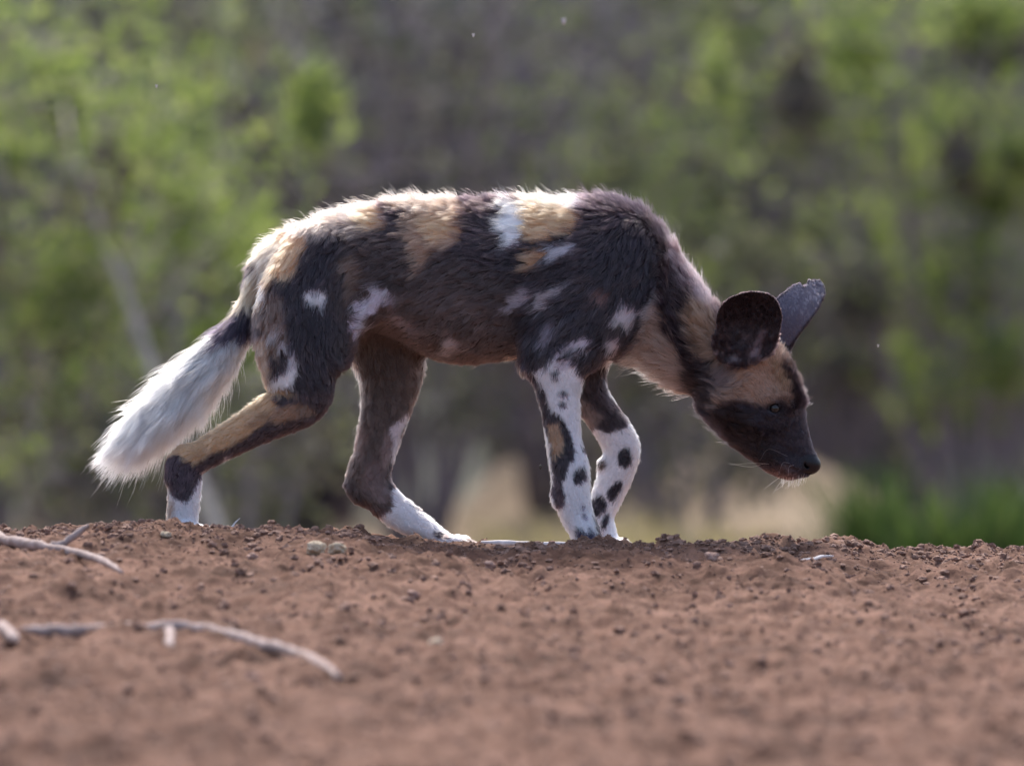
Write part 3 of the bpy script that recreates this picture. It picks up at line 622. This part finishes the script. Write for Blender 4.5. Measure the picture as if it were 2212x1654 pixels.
for a_, b_ in zip(mouth[:-1], mouth[1:]):
    e_ = b_ - a_; t_ = np.clip(((cpx - a_[0]) * e_[0] + (cpy - a_[1]) * e_[1]) / (e_ @ e_), 0, 1); dm = np.minimum(dm, np.hypot(cpx - a_[0] - e_[0] * t_, cpy - a_[1] - e_[1] * t_))
dens[(gi == GROUPS.index('head')) & (dm < 4)] = 0
cdf = np.cumsum(area * dens); pick = np.searchsorted(cdf, RNG.random(NST) * cdf[-1]); u = RNG.random((NST, 2)); fl = u.sum(1) > 1; u[fl] = 1 - u[fl]
R0 = A_[pick] + (B_ - A_)[pick] * u[:, :1] + (C_ - A_)[pick] * u[:, 1:]
D_r, FLOW = groups_at(R0); NRM = field_normals(R0); col_r, g_r, px_r, py_r = paint(R0, D_r)
isg = lambda *n: np.isin(g_r, [GROUPS.index(q) for q in n])
L = np.full(NST, 0.017)                         # strand length, lift and bend by region
L += 0.007 * sst(0.3, 0.9, NRM[:, 2]); L -= 0.007 * sst(-0.1, -0.8, NRM[:, 2]) * 0 ; L = np.where(NRM[:, 2] < -0.2, 0.011, L)
LIFT = np.full(NST, 0.26) + 0.38 * sst(0.45, 0.95, NRM[:, 2])
m = isg('neck'); L[m] = 0.022; LIFT[m] = 0.36 + 0.3 * sst(0.3, 0.9, NRM[m, 2]); m &= (px_r > 1370) & (py_r > 640 + (px_r - 1420) * 1.1); L[m] = 0.027; LIFT[m] = 0.45
m = isg('nf', 'ff', 'nh', 'fh'); t = sst(700, 900, py_r); L[m] = (0.015 * (1 - t) + 0.0068 * t)[m]; LIFT[m] = 0.24
m2 = isg('nh', 'fh') & (NRM[:, 0] < -0.4) & (py_r < 960); L[m2] = np.maximum(L[m2], 0.011); LIFT[m2] = 0.4
m = isg('head'); t = sst(1680, 1560, px_r) if False else 1 - sst(1560, 1650, px_r); L[m] = (0.0070 + 0.011 * t)[m]; LIFT[m] = 0.36
m2 = m & (py_r > 900) & (px_r > 1630); L[m2] = 0.0042; LIFT[m2] = 0.30
m2 = m & (NRM[:, 0] > 0.45) & (py_r < 884) & (py_r > 745); L[m2] = 0.014; LIFT[m2] = 0.75
m2 = m & (NRM[:, 2] < -0.45) & (px_r > 1640); L[m2] = 0.005; LIFT[m2] = 0.5
m = isg('tail'); t = 1 - sst(420, 560, px_r); L[m] = (0.016 + 0.027 * t)[m]; LIFT[m] = (0.34 + 0.10 * t)[m]
m2 = m & (px_r < 520) & (NRM[:, 2] < -0.1); L[m2] *= 1.25; LIFT[m2] += 0.18
m = isg('ear'); L[m] = 0.0032; LIFT[m] = 0.28
m2 = m & (R0[:, 1] < 0) & (py_r > 725); L[m2] = 0.009; LIFT[m2] = 0.55
L *= 1.15 * (0.8 + 0.4 * RNG.random(NST))
fly = (RNG.random(NST) < 0.05 + 0.06 * (NRM[:, 2] > 0.6)) & ~isg('ear'); L[fly] *= 1.5; LIFT[fly] += 0.22
# comb: flow in the tangent plane + lift, gathered to clumps
FLOW += 0.30 * np.stack([vnoise(R0 * 38 + 11 * i, 40 + i) for i in range(3)], -1) + RNG.normal(0, 0.10, (NST, 3))
NC = NST // 38; ci = RNG.choice(NST, NC, replace=False); kd = kdtree.KDTree(NC)
for i, p in enumerate(R0[ci].tolist()): kd.insert(p, i)
kd.balance(); near = np.array([kd.find(p)[1] for p in R0.tolist()]); cl_i = ci[near]
cv_b = RNG.normal(0, 1, (NC, 3)); cv_l = 0.75 + 0.5 * RNG.random(NC); cv_c = np.exp(RNG.normal(0, 0.20, NC))
FLOW += 0.20 * cv_b[near]; L *= cv_l[near]
T = FLOW - NRM * (FLOW * NRM).sum(1)[:, None]; T /= np.linalg.norm(T, axis=1)[:, None] + 1e-9
LIFT = np.clip(LIFT * (0.8 + 0.5 * RNG.random(NST)) , 0.05, 0.95)
D1 = T * np.sqrt(1 - LIFT ** 2)[:, None] + NRM * LIFT[:, None]
SP = 5; ts = np.linspace(0, 1, SP); PTS = np.zeros((NST, SP, 3))
tipc = R0[cl_i] + D1[cl_i] * L[cl_i][:, None]
okc = np.linalg.norm(R0[cl_i] - R0, axis=1) < 0.012
wave = RNG.normal(0, 1, (NST, 3))
for k, t in enumerate(ts):
    p = R0 + D1 * (L * t)[:, None] - NRM * (0.22 * L * LIFT * t * t)[:, None] + wave * (0.045 * L * t * t)[:, None]
    p[:, 2] -= np.where(isg('tail'), 0.30, 0.12) * L * t * t
    cstr = np.where(isg('neck', 'head'), 0.38, 0.58) * t ** 1.5 * okc * (0.5 + 0.5 * RNG.random(NST) if k == 0 else cst0); 
    if k == 0: cst0 = 0.4 + 0.6 * RNG.random(NST)
    pc = R0[cl_i] + D1[cl_i] * (L[cl_i] * t)[:, None] - NRM[cl_i] * (0.22 * L[cl_i] * LIFT[cl_i] * t * t)[:, None]
    PTS[:, k] = p + (pc - p) * np.clip(cstr, 0, 1)[:, None]
rad0 = np.where(isg('tail'), 0.00034, np.where(isg('head', 'ear'), 0.00022, 0.00032)) * np.where(fly, 0.6, 1.0)
RAD = rad0[:, None] * np.array([1.0, 1.0, 0.85, 0.6, 0.12])[None]
lum = col_r.mean(1); dk = isg('head') & (RNG.random(NST) < 0.28) & (py_r < 880) & (lum > 0.1); col_r[dk] *= 0.35
guard_sheen = (RNG.random(NST) < 0.13) & (lum < 0.06) & isg('trunk', 'neck', 'nf', 'nh')  # random lighter guard hairs whose grey-brown colour paints the dark coat's sheen
col_r[guard_sheen] = col_r[guard_sheen] * 0.4 + np.array(GREYBR) * 0.45
col_r *= (((0.8 + 0.4 * RNG.random(NST)) * cv_c[near]) ** (1 - 0.75 * np.clip(lum / 0.8, 0, 1)))[:, None]; col_r = np.clip(col_r, 0.004, 0.96)
make_fur('fur', PTS - SHIFT, RAD, col_r, dog, M_FUR)
# whiskers
wh = []
for (a, b, c) in (((1652, 1000), (1620, 1008), (1573, 1000)), ((1660, 1002), (1625, 1000), (1578, 1004)), ((1684, 1030), (1668, 1042), (1650, 1056)), ((1690, 1036), (1680, 1048), (1668, 1068)), ((1700, 1036), (1685, 1052), (1672, 1060)), ((1700, 985), (1660, 970), (1640, 995)), ((1705, 1000), (1690, 1000), (1682, 1024)), ((1716, 1004), (1704, 1008), (1702, 1026))):
    pts = catmull([W(*a, -0.024), W(*b, -0.034), W(*c, -0.038)], 4); wh.append(pts)
for q in range(46):
    x = RNG.uniform(1688, 1742); y0 = 1034 - max(0, x - 1712) * 0.3; yy = RNG.uniform(-0.018, 0.018); ln = RNG.uniform(8, 22)
    wh.append(catmull([W(x, y0 - 4, yy), W(x - 1 + RNG.normal(0, 1), y0 + ln * .5, yy * 1.1), W(x - 3 + RNG.normal(0, 3), y0 + ln, yy * 1.2)], 4))
wh = np.array(wh); wr = np.tile(np.linspace(0.00028, 0.00008, wh.shape[1]), (len(wh), 1)); wc = np.tile(np.array(lin(205, 195, 190)), (len(wh), 1))
make_fur('whiskers', wh - SHIFT, wr, wc, dog, M_FUR)

# ------------------------------------------------------------------ twigs, stones and clods on the bank
def stick(name, paths, mat, label, cat='twig', sink=0.2, lift=None):
    parts = []
    for pts, r0, r1 in paths:
        P = []
        for q in pts:
            g = on_ground(q[0], q[1]) if len(q) == 2 else np.array(W(q[0], q[1], q[2]))
            if len(q) == 2: g[2] = float(ground_base(np.array(g[0]), np.array(g[1]))) + r0 * 0.45 + 0.004
            P.append(g)
        P = catmull(P, 5); P += RNG.normal(0, r0 * 0.10, P.shape); tt = np.linspace(0, 1, len(P)); R = np.linspace(r0, r1, len(P)) * (1 + RNG.normal(0, 0.10, len(P))) * (0.45 + 0.55 * np.minimum(1, np.minimum(tt, 1 - tt) * 9)); parts.append(tube(P, R, 8))
    v, f = merge(parts); c = v.mean(0); c[2] = v[:, 2].min(); o = mesh_obj(name, v - c, f, mat); o.location = c
    return tag(o, label, cat)
stick('twig', [([(52, 1370), (120, 1376), (200, 1374), (290, 1369), (400, 1367), (480, 1380), (560, 1400), (640, 1422), (690, 1448), (735, 1476)], 0.0105, 0.008), ([(365, 1369), (366, 1388), (367, 1412)], 0.009, 0.007)], M_TWIG, 'long curved dry twig with a short side spur lying on the red soil')
stick('twig', [([(2, 1364), (18, 1378), (36, 1394)], 0.0105, 0.008)], M_TWIG, 'short stub of dry twig beyond the thick end of the long curved twig')
fk = on_ground(100, 1193)
stick('twig', [([(-40, 1162), (20, 1178), (100, 1193), (170, 1206), (220, 1224), (266, 1248)], 0.010, 0.006), ([(100, 1193), (140, 1170, fk[1] + 0.01), (192, 1134, fk[1] + 0.02)], 0.0085, 0.004)], M_TWIG, 'forked dry twig with one prong raised off the soil')
stick('grass_stalk', [([(440, 1156), (482, 1150, -0.2), (500, 1138, -0.19), (518, 1118, -0.18)], 0.0045, 0.0008)], M_PALE, 'dry pale grass stalk sticking up beside the hind paw', 'grass stalk')
stick('twig', [([(1040, 1171, -0.05), (1100, 1173, -0.06), (1160, 1175, -0.07), (1240, 1174, -0.08)], 0.0055, 0.004)], M_PALE, 'straight pale twig lying on the crest between the paws')
stick('twig', [([(1728, 1217), (1752, 1216), (1776, 1209), (1800, 1208)], 0.004, 0.002)], M_PALE, 'small bleached twig lying on the soil below the muzzle')
sp = W(1846, 1186, 0.0); 
stick('grass_stalk', [([(1846, 1192, -0.05), (1846, 1182, -0.05), (1844, 1168, -0.05)], 0.003, 0.001)], M_PALE, 'tiny upright pale stem on the soil crest ahead of the muzzle', 'grass stalk')
IV = np.array([(-1, 1.618, 0), (1, 1.618, 0), (-1, -1.618, 0), (1, -1.618, 0), (0, -1, 1.618), (0, 1, 1.618), (0, -1, -1.618), (0, 1, -1.618), (1.618, 0, -1), (1.618, 0, 1), (-1.618, 0, -1), (-1.618, 0, 1)]); IV /= np.linalg.norm(IV[0])
IF = [(0, 11, 5), (0, 5, 1), (0, 1, 7), (0, 7, 10), (0, 10, 11), (1, 5, 9), (5, 11, 4), (11, 10, 2), (10, 7, 6), (7, 1, 8), (3, 9, 4), (3, 4, 2), (3, 2, 6), (3, 6, 8), (3, 8, 9), (4, 9, 5), (2, 4, 11), (6, 2, 10), (8, 6, 7), (9, 8, 1)]
def subdiv(v, f):
    v = [tuple(q) for q in v]; cache = {}; nf = []
    def mid(a, b):
        k = (min(a, b), max(a, b))
        if k not in cache: m = (np.array(v[a]) + np.array(v[b])); v.append(tuple(m / np.linalg.norm(m))); cache[k] = len(v) - 1
        return cache[k]
    for a, b, c in f:
        x, y, z = mid(a, b), mid(b, c), mid(c, a); nf += [(a, x, z), (b, y, x), (c, z, y), (x, y, z)]
    return np.array(v), nf
SV, SF = subdiv(IV, IF); SV2, SF2 = subdiv(SV, SF)
def stone(px, py, w, h, mat, label, seed):
    g = on_ground(px, py); v = SV2 * (1 + 0.34 * vnoise(SV2 * 1.5 + seed, seed) + 0.16 * vnoise(SV2 * 3.4 + seed, seed + 1))[:, None]
    sx, sz = w / PPM / 2, h / PPM / 2; v = v * np.array((sx, (sx + sz) / 2, sz)); z0 = v[:, 2].min()
    o = mesh_obj('stone', v - np.array((0, 0, z0)), SF2, mat, None, False); o.location = g + np.array((0, 0, -sz * 0.5)); return tag(o, label, 'stone')
stone(684, 1196, 46, 34, M_STONE, 'pale yellowish stone on the bank, larger of two lying side by side', 1)
stone(728, 1203, 40, 26, M_STONE, 'flatter pale stone touching the larger yellowish stone on the bank', 2)
stone(545, 1470, 30, 22, M_PINK, 'dull pinkish pebble below the long curved twig', 3)
stone(943, 1406, 30, 34, M_STONE, 'small whitish pebble alone on the open slope beyond the tip of the long twig', 4)
stone(1058, 1217, 24, 20, M_PINK, 'small pale pink pebble on the slope below the pale twig at the crest', 5)
stone(1540, 1222, 32, 30, M_PINK, 'pinkish lump of stone on the bank below the throat', 6)
stone(545, 1200, 22, 16, M_PINK, 'small pinkish pebble below the upright grass stalk', 7)
stone(358, 1162, 22, 14, M_STONE, 'small cream pebble at the heel of the hind paw', 8)
stone(893, 1283, 24, 20, M_PINK, 'dusty pink pebble midway between the two pale stones and the lone whitish pebble', 9)
# loose clods and crumbs of soil: beyond counting
NCL = 20000; cv = []; cf = []; off = 0
cx = RNG.uniform(-1.05, 1.05, NCL); cyy = np.where(RNG.random(NCL) < 0.40, crest_y(cx) + RNG.normal(0.02, 0.12, NCL), RNG.uniform(-3.6, 0.3, NCL))
cr = 0.0016 + 0.0056 * RNG.random(NCL) ** 5.0; cpx_ = cx * PPM + 1105.5; clr = (((cpx_ > 1200) & (cpx_ < 1390)) | ((cpx_ > 860) & (cpx_ < 1070)) | ((cpx_ > 340) & (cpx_ < 460))) & (np.abs(cyy - crest_y(cx)) < 0.3); cr[clr] = np.minimum(cr[clr], 0.0022); cz = ground_z(cx, cyy)
for i in range(NCL):
    big = cr[i] > 0.006; bv, bf = (SV, SF) if big else (IV, IF)
    v = bv * (1 + RNG.normal(0, 0.17, len(bv)))[:, None] * cr[i] * np.array((RNG.uniform(.8, 1.5), RNG.uniform(.8, 1.4), RNG.uniform(.6, 1.0)))
    cv.append(v + (cx[i], cyy[i], cz[i] + cr[i] * 0.25)); cf += [(a + off, b + off, c + off) for a, b, c in bf]; off += len(bv)
cl_o = mesh_obj('soil_crumbs', np.vstack(cv), cf, M_CLOD, None, False); tag(cl_o, 'loose crumbs and clods of red soil strewn over the bank', 'soil', kind='stuff')

# ------------------------------------------------------------------ bush beyond the bank
def leaves(P, size, rng, up=0.3):               # leaf-shaped pairs of triangles at points P
    n = len(P); d = rng.normal(0, 1, (n, 3)); d[:, 2] += up; d /= np.linalg.norm(d, axis=1)[:, None]
    s = np.cross(d, rng.normal(0, 1, (n, 3))); s /= np.linalg.norm(s, axis=1)[:, None] + 1e-9; nn = np.cross(d, s)
    l = size * rng.uniform(0.6, 1.3, n)[:, None]; wv = l * 0.30
    V = np.stack([P, P + d * l * .5 + s * wv + nn * l * .06, P + d * l, P + d * l * .5 - s * wv + nn * l * .06], 1).reshape(-1, 3)
    F = np.arange(n * 4).reshape(-1, 4); return V, F
def branch_pts(base, top, n, rng, wob):
    t = np.linspace(0, 1, n)[:, None]; P = base + (top - base) * t; w = np.cumsum(rng.normal(0, wob, (n, 3)), 0); w -= w * (1 - t); return P + w * 1.0
def shrub(name, px, y, height, spread, nst, nleaf, size, mat, bark, label, cat='shrub', seed=0, low=0.15, tilt=(0, 0), r0=0.017, group=None, lean=0.0, nclump=0.08):
    rng = np.random.default_rng(seed); x = (px - 1105.5) / PPM * (DIST + y) / DIST; z = float(ground_z(x, y)) - 0.03
    root = empty(name, (x, y, z)); tag(root, label, cat, group); parts = []; tips = []
    for i in range(nst):
        a = 2 * math.pi * (i + rng.random()) / nst; rr = spread * rng.uniform(0.35, 1.0)
        top = np.array((math.cos(a) * rr + lean * height, math.sin(a) * rr, height * rng.uniform(0.65, 1.0)))
        P = branch_pts(np.array((math.cos(a) * 0.05, math.sin(a) * 0.05, 0)), top, 9, rng, 0.035 * height); P[:, 2] = np.maximum(P[:, 2], -0.02)
        parts.append(tube(P, np.linspace(r0 * rng.uniform(.7, 1.3), r0 * 0.25, 9), 5))
        for j in range(9):
            k = rng.integers(2, 9); b = P[k]; dv = rng.normal(0, 1, 3); dv[2] = abs(dv[2]) * 0.5; ln = height * rng.uniform(0.12, 0.32)
            S = branch_pts(b, b + dv / np.linalg.norm(dv) * ln, 5, rng, 0.015 * height); parts.append(tube(S, np.linspace(r0 * 0.4, r0 * 0.1, 5), 4))
            for q in (1, 2, 3, 4): tips.append(S[q])
    v, f = merge(parts); mesh_obj('stems', v, f, bark, root)
    if nleaf:
        tips = np.array([t for t in tips if t[2] > low * height]); nc = max(12, int(nclump * len(tips))); cen_ = tips[rng.choice(len(tips), nc)]; wgt = rng.random(nc) ** 2; wgt /= wgt.sum()
        sg = rng.uniform(0.02, 0.085, (nc, 3)); ch = rng.choice(nc, nleaf, p=wgt); P = cen_[ch] + rng.normal(0, 1, (nleaf, 3)) * sg[ch]; lo_ = rng.random(nleaf) < 0.25; P[lo_] = tips[rng.integers(0, len(tips), lo_.sum())] + rng.normal(0, 0.05, (lo_.sum(), 3)); P[:, 2] = np.maximum(P[:, 2], 0.03)
        dry = (ch % 10 < 3) & ~lo_
        V_, F_ = leaves(P[~dry], size, rng); fast_mesh('foliage', V_, F_, mat, root, False)
        if dry.any(): V_, F_ = leaves(P[dry], size, rng); fast_mesh('withered_foliage', V_, F_, WITHER, root, False)
    return root
LIME = leaf_material('lime_leaves', [(0.16, 0.215, 0.085), (0.24, 0.30, 0.12), (0.13, 0.18, 0.085), (0.31, 0.355, 0.175)], 0.5)
GREEN = leaf_material('green_leaves', [(0.08, 0.12, 0.065), (0.115, 0.16, 0.085), (0.09, 0.13, 0.075), (0.16, 0.21, 0.12)], 0.45)
WITHER = leaf_material('withered_leaves', [(0.10, 0.09, 0.105), (0.16, 0.145, 0.16), (0.13, 0.115, 0.12), (0.21, 0.19, 0.20)], 0.3)
OLIVE = leaf_material('olive_leaves', [(0.09, 0.105, 0.075), (0.145, 0.155, 0.115), (0.11, 0.115, 0.095), (0.19, 0.195, 0.155)], 0.4)
DUSK = leaf_material('dark_leaves', [(0.04, 0.045, 0.04), (0.06, 0.065, 0.055), (0.065, 0.055, 0.072), (0.11, 0.10, 0.115)], 0.3)
GRASSM = leaf_material('grass_blades', [(0.035, 0.068, 0.025), (0.06, 0.105, 0.035), (0.03, 0.058, 0.025), (0.095, 0.135, 0.05)], 0.35)
DRYM = leaf_material('dry_grass_blades', [(0.34, 0.28, 0.20), (0.42, 0.36, 0.27), (0.28, 0.24, 0.18)], 0.3)
BARK = grain_material('grey_bark', (0.16, 0.135, 0.165), (0.32, 0.28, 0.32), 30)
PBARK = grain_material('pale_bark', (0.26, 0.23, 0.20), (0.42, 0.38, 0.34), 30)
DBARK = grain_material('dark_bark', (0.06, 0.048, 0.062), (0.13, 0.11, 0.135), 30)
shrub('shrub', 230, 11.0, 1.9, 0.85, 13, 6500, 0.055, LIME, PBARK, 'yellow-green leafy shrub with pale stems behind the tail', seed=1)
shrub('shrub', -60, 13.5, 2.3, 0.9, 12, 4200, 0.05, GREEN, BARK, 'green shrub at the outer side of the yellow-green shrub', seed=2)
shrub('shrub', 640, 14.5, 2.4, 0.8, 26, 3800, 0.05, DUSK, DBARK, 'dark nearly leafless tangle of stems behind the rump', seed=3)
shrub('shrub', 900, 13.0, 2.1, 0.7, 14, 1900, 0.045, OLIVE, BARK, 'thin olive shrub with grey stems behind the back', seed=4)
shrub('shrub', 1180, 15.0, 2.5, 0.8, 16, 2300, 0.045, OLIVE, BARK, 'grey-stemmed olive shrub behind the shoulders', seed=5)
shrub('shrub', 1500, 16.5, 2.7, 0.8, 13, 6000, 0.05, LIME, BARK, 'green shrub rising behind the nape', seed=6)
shrub('shrub', 1780, 17.0, 2.9, 0.9, 13, 7000, 0.055, LIME, BARK, 'tall lime-green shrub behind the ears', seed=7)
shrub('shrub', 2080, 13.0, 2.3, 0.8, 13, 7000, 0.055, LIME, BARK, 'bright green bushy shrub beyond the tip of the muzzle', seed=8)
shrub('shrub', 2330, 15.5, 2.6, 0.9, 12, 4200, 0.05, GREEN, BARK, 'green shrub at the outer side of the bright bushy shrub', seed=9)
shrub('shrub', 1240, 17.5, 2.8, 0.8, 13, 4000, 0.05, GREEN, BARK, 'mid-green shrub standing between the grey-stemmed olive shrub and the nape', seed=21)
shrub('shrub', 480, 15.5, 2.6, 0.7, 14, 2600, 0.05, GREEN, DBARK, 'mid-green shrub half hidden by the dark tangle of stems', seed=22)
shrub('shrub', 480, 10.0, 0.75, 0.5, 9, 1500, 0.045, OLIVE, BARK, 'low olive shrub behind the white tail tip', seed=10)
shrub('shrub', 1480, 12.0, 0.95, 0.45, 9, 1900, 0.045, OLIVE, BARK, 'low olive shrub behind the throat', seed=11)
shrub('shrub', -520, 14.0, 2.3, 0.9, 12, 4200, 0.05, GREEN, BARK, 'green shrub standing well outside the row behind the tail', seed=31)
shrub('shrub', -1000, 15.5, 2.4, 0.9, 12, 4200, 0.05, OLIVE, BARK, 'olive shrub at the far end of the row on the tail side', seed=32)
shrub('shrub', 2800, 14.5, 2.4, 0.9, 12, 4200, 0.05, OLIVE, BARK, 'olive shrub standing well outside the row ahead of the muzzle', seed=33)
shrub('shrub', 3250, 15.0, 2.5, 0.9, 12, 4200, 0.05, GREEN, BARK, 'green shrub at the far end of the row ahead of the muzzle', seed=34)
def leaning_trunk(px0, py0, px1, py1, y, r, mat, label):
    a, b = np.array(W(px0, py0, y)), np.array(W(px1, py1, y + 0.3)); g = a.copy(); dr = (a - b) / np.linalg.norm(a - b)
    while g[2] > float(ground_z(g[0], g[1])) - 0.02: g = g + dr * 0.02
    P = branch_pts(g, b, 12, RNG, 0.02); P[0] = g
    root = empty('leaning_tree', g); tag(root, label, 'tree'); v, f = tube(P - g, np.linspace(r, r * 0.22, 12), 8); mesh_obj('trunk', v, f, mat, root)
    tip = []; parts = []
    for i in range(7):
        k = RNG.integers(6, 12); dv = RNG.normal(0, 1, 3); dv[2] = abs(dv[2]); S = branch_pts(P[k] - g, P[k] - g + dv / np.linalg.norm(dv) * 0.5, 6, RNG, 0.02); v, f = tube(S, np.linspace(r * .35, r * .08, 6), 5); mesh_obj('branch', v, f, mat, root); tip += list(S[2:])
    tip = np.array(tip); Pn = tip[RNG.integers(0, len(tip), 500)] + RNG.normal(0, 0.08, (500, 3)); V_, F_ = leaves(Pn, 0.05, RNG); fast_mesh('crown', V_, F_, LIME, root, False)
leaning_trunk(160, 430, 70, 220, 10.2, 0.026, PBARK, 'slender pale trunk leaning outward in front of the yellow-green shrub')
leaning_trunk(380, 700, 400, 300, 13.0, 0.035, BARK, 'grey upright trunk between the yellow-green shrub and the dark tangle')
leaning_trunk(1330, 450, 1190, 210, 14.5, 0.026, BARK, 'grey slanting trunk behind the shoulders')
def tuft(px, y, n, h, rad, mat, label, seed, group=None):
    rng = np.random.default_rng(seed); x = (px - 1105.5) / PPM * (DIST + y) / DIST; z = float(ground_z(x, y)); V_ = []; F_ = []
    for i in range(n):
        r = rad * math.sqrt(rng.random()); a = rng.random() * 6.283; b = np.array((r * math.cos(a), r * math.sin(a), -0.03)); hh = h * rng.uniform(.5, 1.1); ln = rng.normal(0, .28 * hh, 2) + b[:2] * 0.5
        s = np.array((math.cos(a * 3), math.sin(a * 3), 0)) * rng.uniform(.004, .008)
        c0, c1, c2 = b, b + np.array((ln[0] * .3, ln[1] * .3, hh * .6)), b + np.array((ln[0], ln[1], hh)); o = len(V_)
        V_ += [c0 - s, c0 + s, c1 - s * .8, c1 + s * .8, c2]; F_ += [(o, o + 1, o + 3, o + 2), (o + 2, o + 3, o + 4)]
    o = mesh_obj('grass_tuft', V_, F_, mat); o.location = (x, y, z); return tag(o, label, 'grass tuft', group)
tuft(1890, 8.0, 300, 0.42, 0.09, GRASSM, 'tall deep green grass tuft standing beside the bare pale ground', 1)
tuft(2090, 7.5, 420, 0.33, 0.16, GRASSM, 'wide bright green grass tuft between the tall tuft and the bushy shrub', 2)
tuft(2250, 8.5, 320, 0.40, 0.14, GRASSM, 'green grass tuft at the outer end of the row of tufts', 3)
tuft(1500, 9.5, 500, 0.26, 0.3, DRYM, 'low dry straw-coloured grass tuft behind the throat', 4)
tuft(1250, 10.5, 450, 0.28, 0.3, DRYM, 'low dry straw-coloured grass tuft seen between the legs', 5)
# the thicket behind reads as one mass
rng = np.random.default_rng(77); NT = 250; parts = []; tips = []
for i in range(NT):
    y = rng.uniform(19, 25); x = rng.uniform(-12.5, 12.5); z = float(ground_z(x, y)) - 0.05; h = rng.uniform(2.4, 4.6); b = np.array((x, y, z))
    for s in range(4):
        P = branch_pts(b, b + np.array((rng.normal(0, .5), rng.normal(0, .4), h * rng.uniform(.7, 1))), 8, rng, 0.07); parts.append(tube(P, np.linspace(0.03, 0.008, 8), 5))
        for j in range(7):
            k = rng.integers(1, 8); dv = rng.normal(0, 1, 3); ln = rng.uniform(.3, .8); S = branch_pts(P[k], P[k] + dv / np.linalg.norm(dv) * ln, 4, rng, .03); parts.append(tube(S, np.linspace(.012, .004, 4), 4)); tips += list(S)
v, f = merge(parts); tst = mesh_obj('thicket_stems', v, f, BARK); tag(tst, 'mass of grey stems in the blurred thicket behind everything', 'thicket', kind='stuff')
tips = np.array(tips); n = 150000; P = tips[rng.integers(0, len(tips), n)] + rng.normal(0, .12, (n, 3)); c = vnoise(P * 1.6, 5) * 0.7 + 0.3 * vnoise(P * 4, 6)
kk = vnoise(P * 3.2, 15) > 0.05; P = P[kk]; c = c[kk]
for nm, mk, mt in (('thicket_foliage', c < -0.12, DUSK), ('thicket_foliage', (c >= -0.12) & (c < 0.15), OLIVE), ('thicket_foliage', c >= 0.15, GREEN)):
    q = P[mk]; V_, F_ = leaves(q[q[:, 2] > 0], 0.075, rng); o = fast_mesh(nm, V_, F_, mt, None, False); tag(o, {DUSK: 'dark leaf mass of the thicket behind everything', OLIVE: 'olive leaf mass of the thicket behind everything', GREEN: 'green leaf mass of the thicket behind everything'}[mt], 'thicket', kind='stuff')

# ------------------------------------------------------------------ insects in the air over the bank
M_INS = grain_material('insect_body', (0.05, 0.04, 0.035), (0.12, 0.1, 0.08), 300, 0.5)
def insect(px, py, y, r, label, wings=True):
    c = np.array(W(px, py, y)); root = empty('flying_insect', c); tag(root, label, 'insect')
    mesh_obj('body', BV * np.array((0.5, 0.45, 1.0)) * r, BF, M_INS if not wings else M_PALE, root)
    if wings:
        for sgn in (-1, 1):
            v = [(0, 0, 0.2 * r), (sgn * 0.5 * r, -0.2 * r, 1.2 * r), (sgn * 0.8 * r, -0.1 * r, 0.7 * r), (sgn * 0.6 * r, 0.1 * r, 0.0), (0, -0.12 * r, 0.2 * r), (sgn * 0.5 * r, -0.32 * r, 1.2 * r), (sgn * 0.8 * r, -0.22 * r, 0.7 * r), (sgn * 0.6 * r, -0.02 * r, 0.0)]
            mesh_obj('wing', v, [(0, 1, 2, 3), (7, 6, 5, 4), (0, 4, 5, 1), (1, 5, 6, 2), (2, 6, 7, 3), (3, 7, 4, 0)], M_PALE, root, False)
insect(1022, 77, 0.35, 0.0035, 'tiny pale winged insect hovering high above the middle of the back')
insect(1217, 47, 1.2, 0.006, 'blurred pale winged insect hovering high above the shoulders')
insect(338, 187, 0.4, 0.0032, 'tiny pale winged insect hovering above the tail')
insect(1896, 747, 0.1, 0.0028, 'tiny pale winged insect hovering in front of the forehead')
insect(1167, 1008, -0.06, 0.0042, 'tiny dark fly hovering behind the fore leg', False)
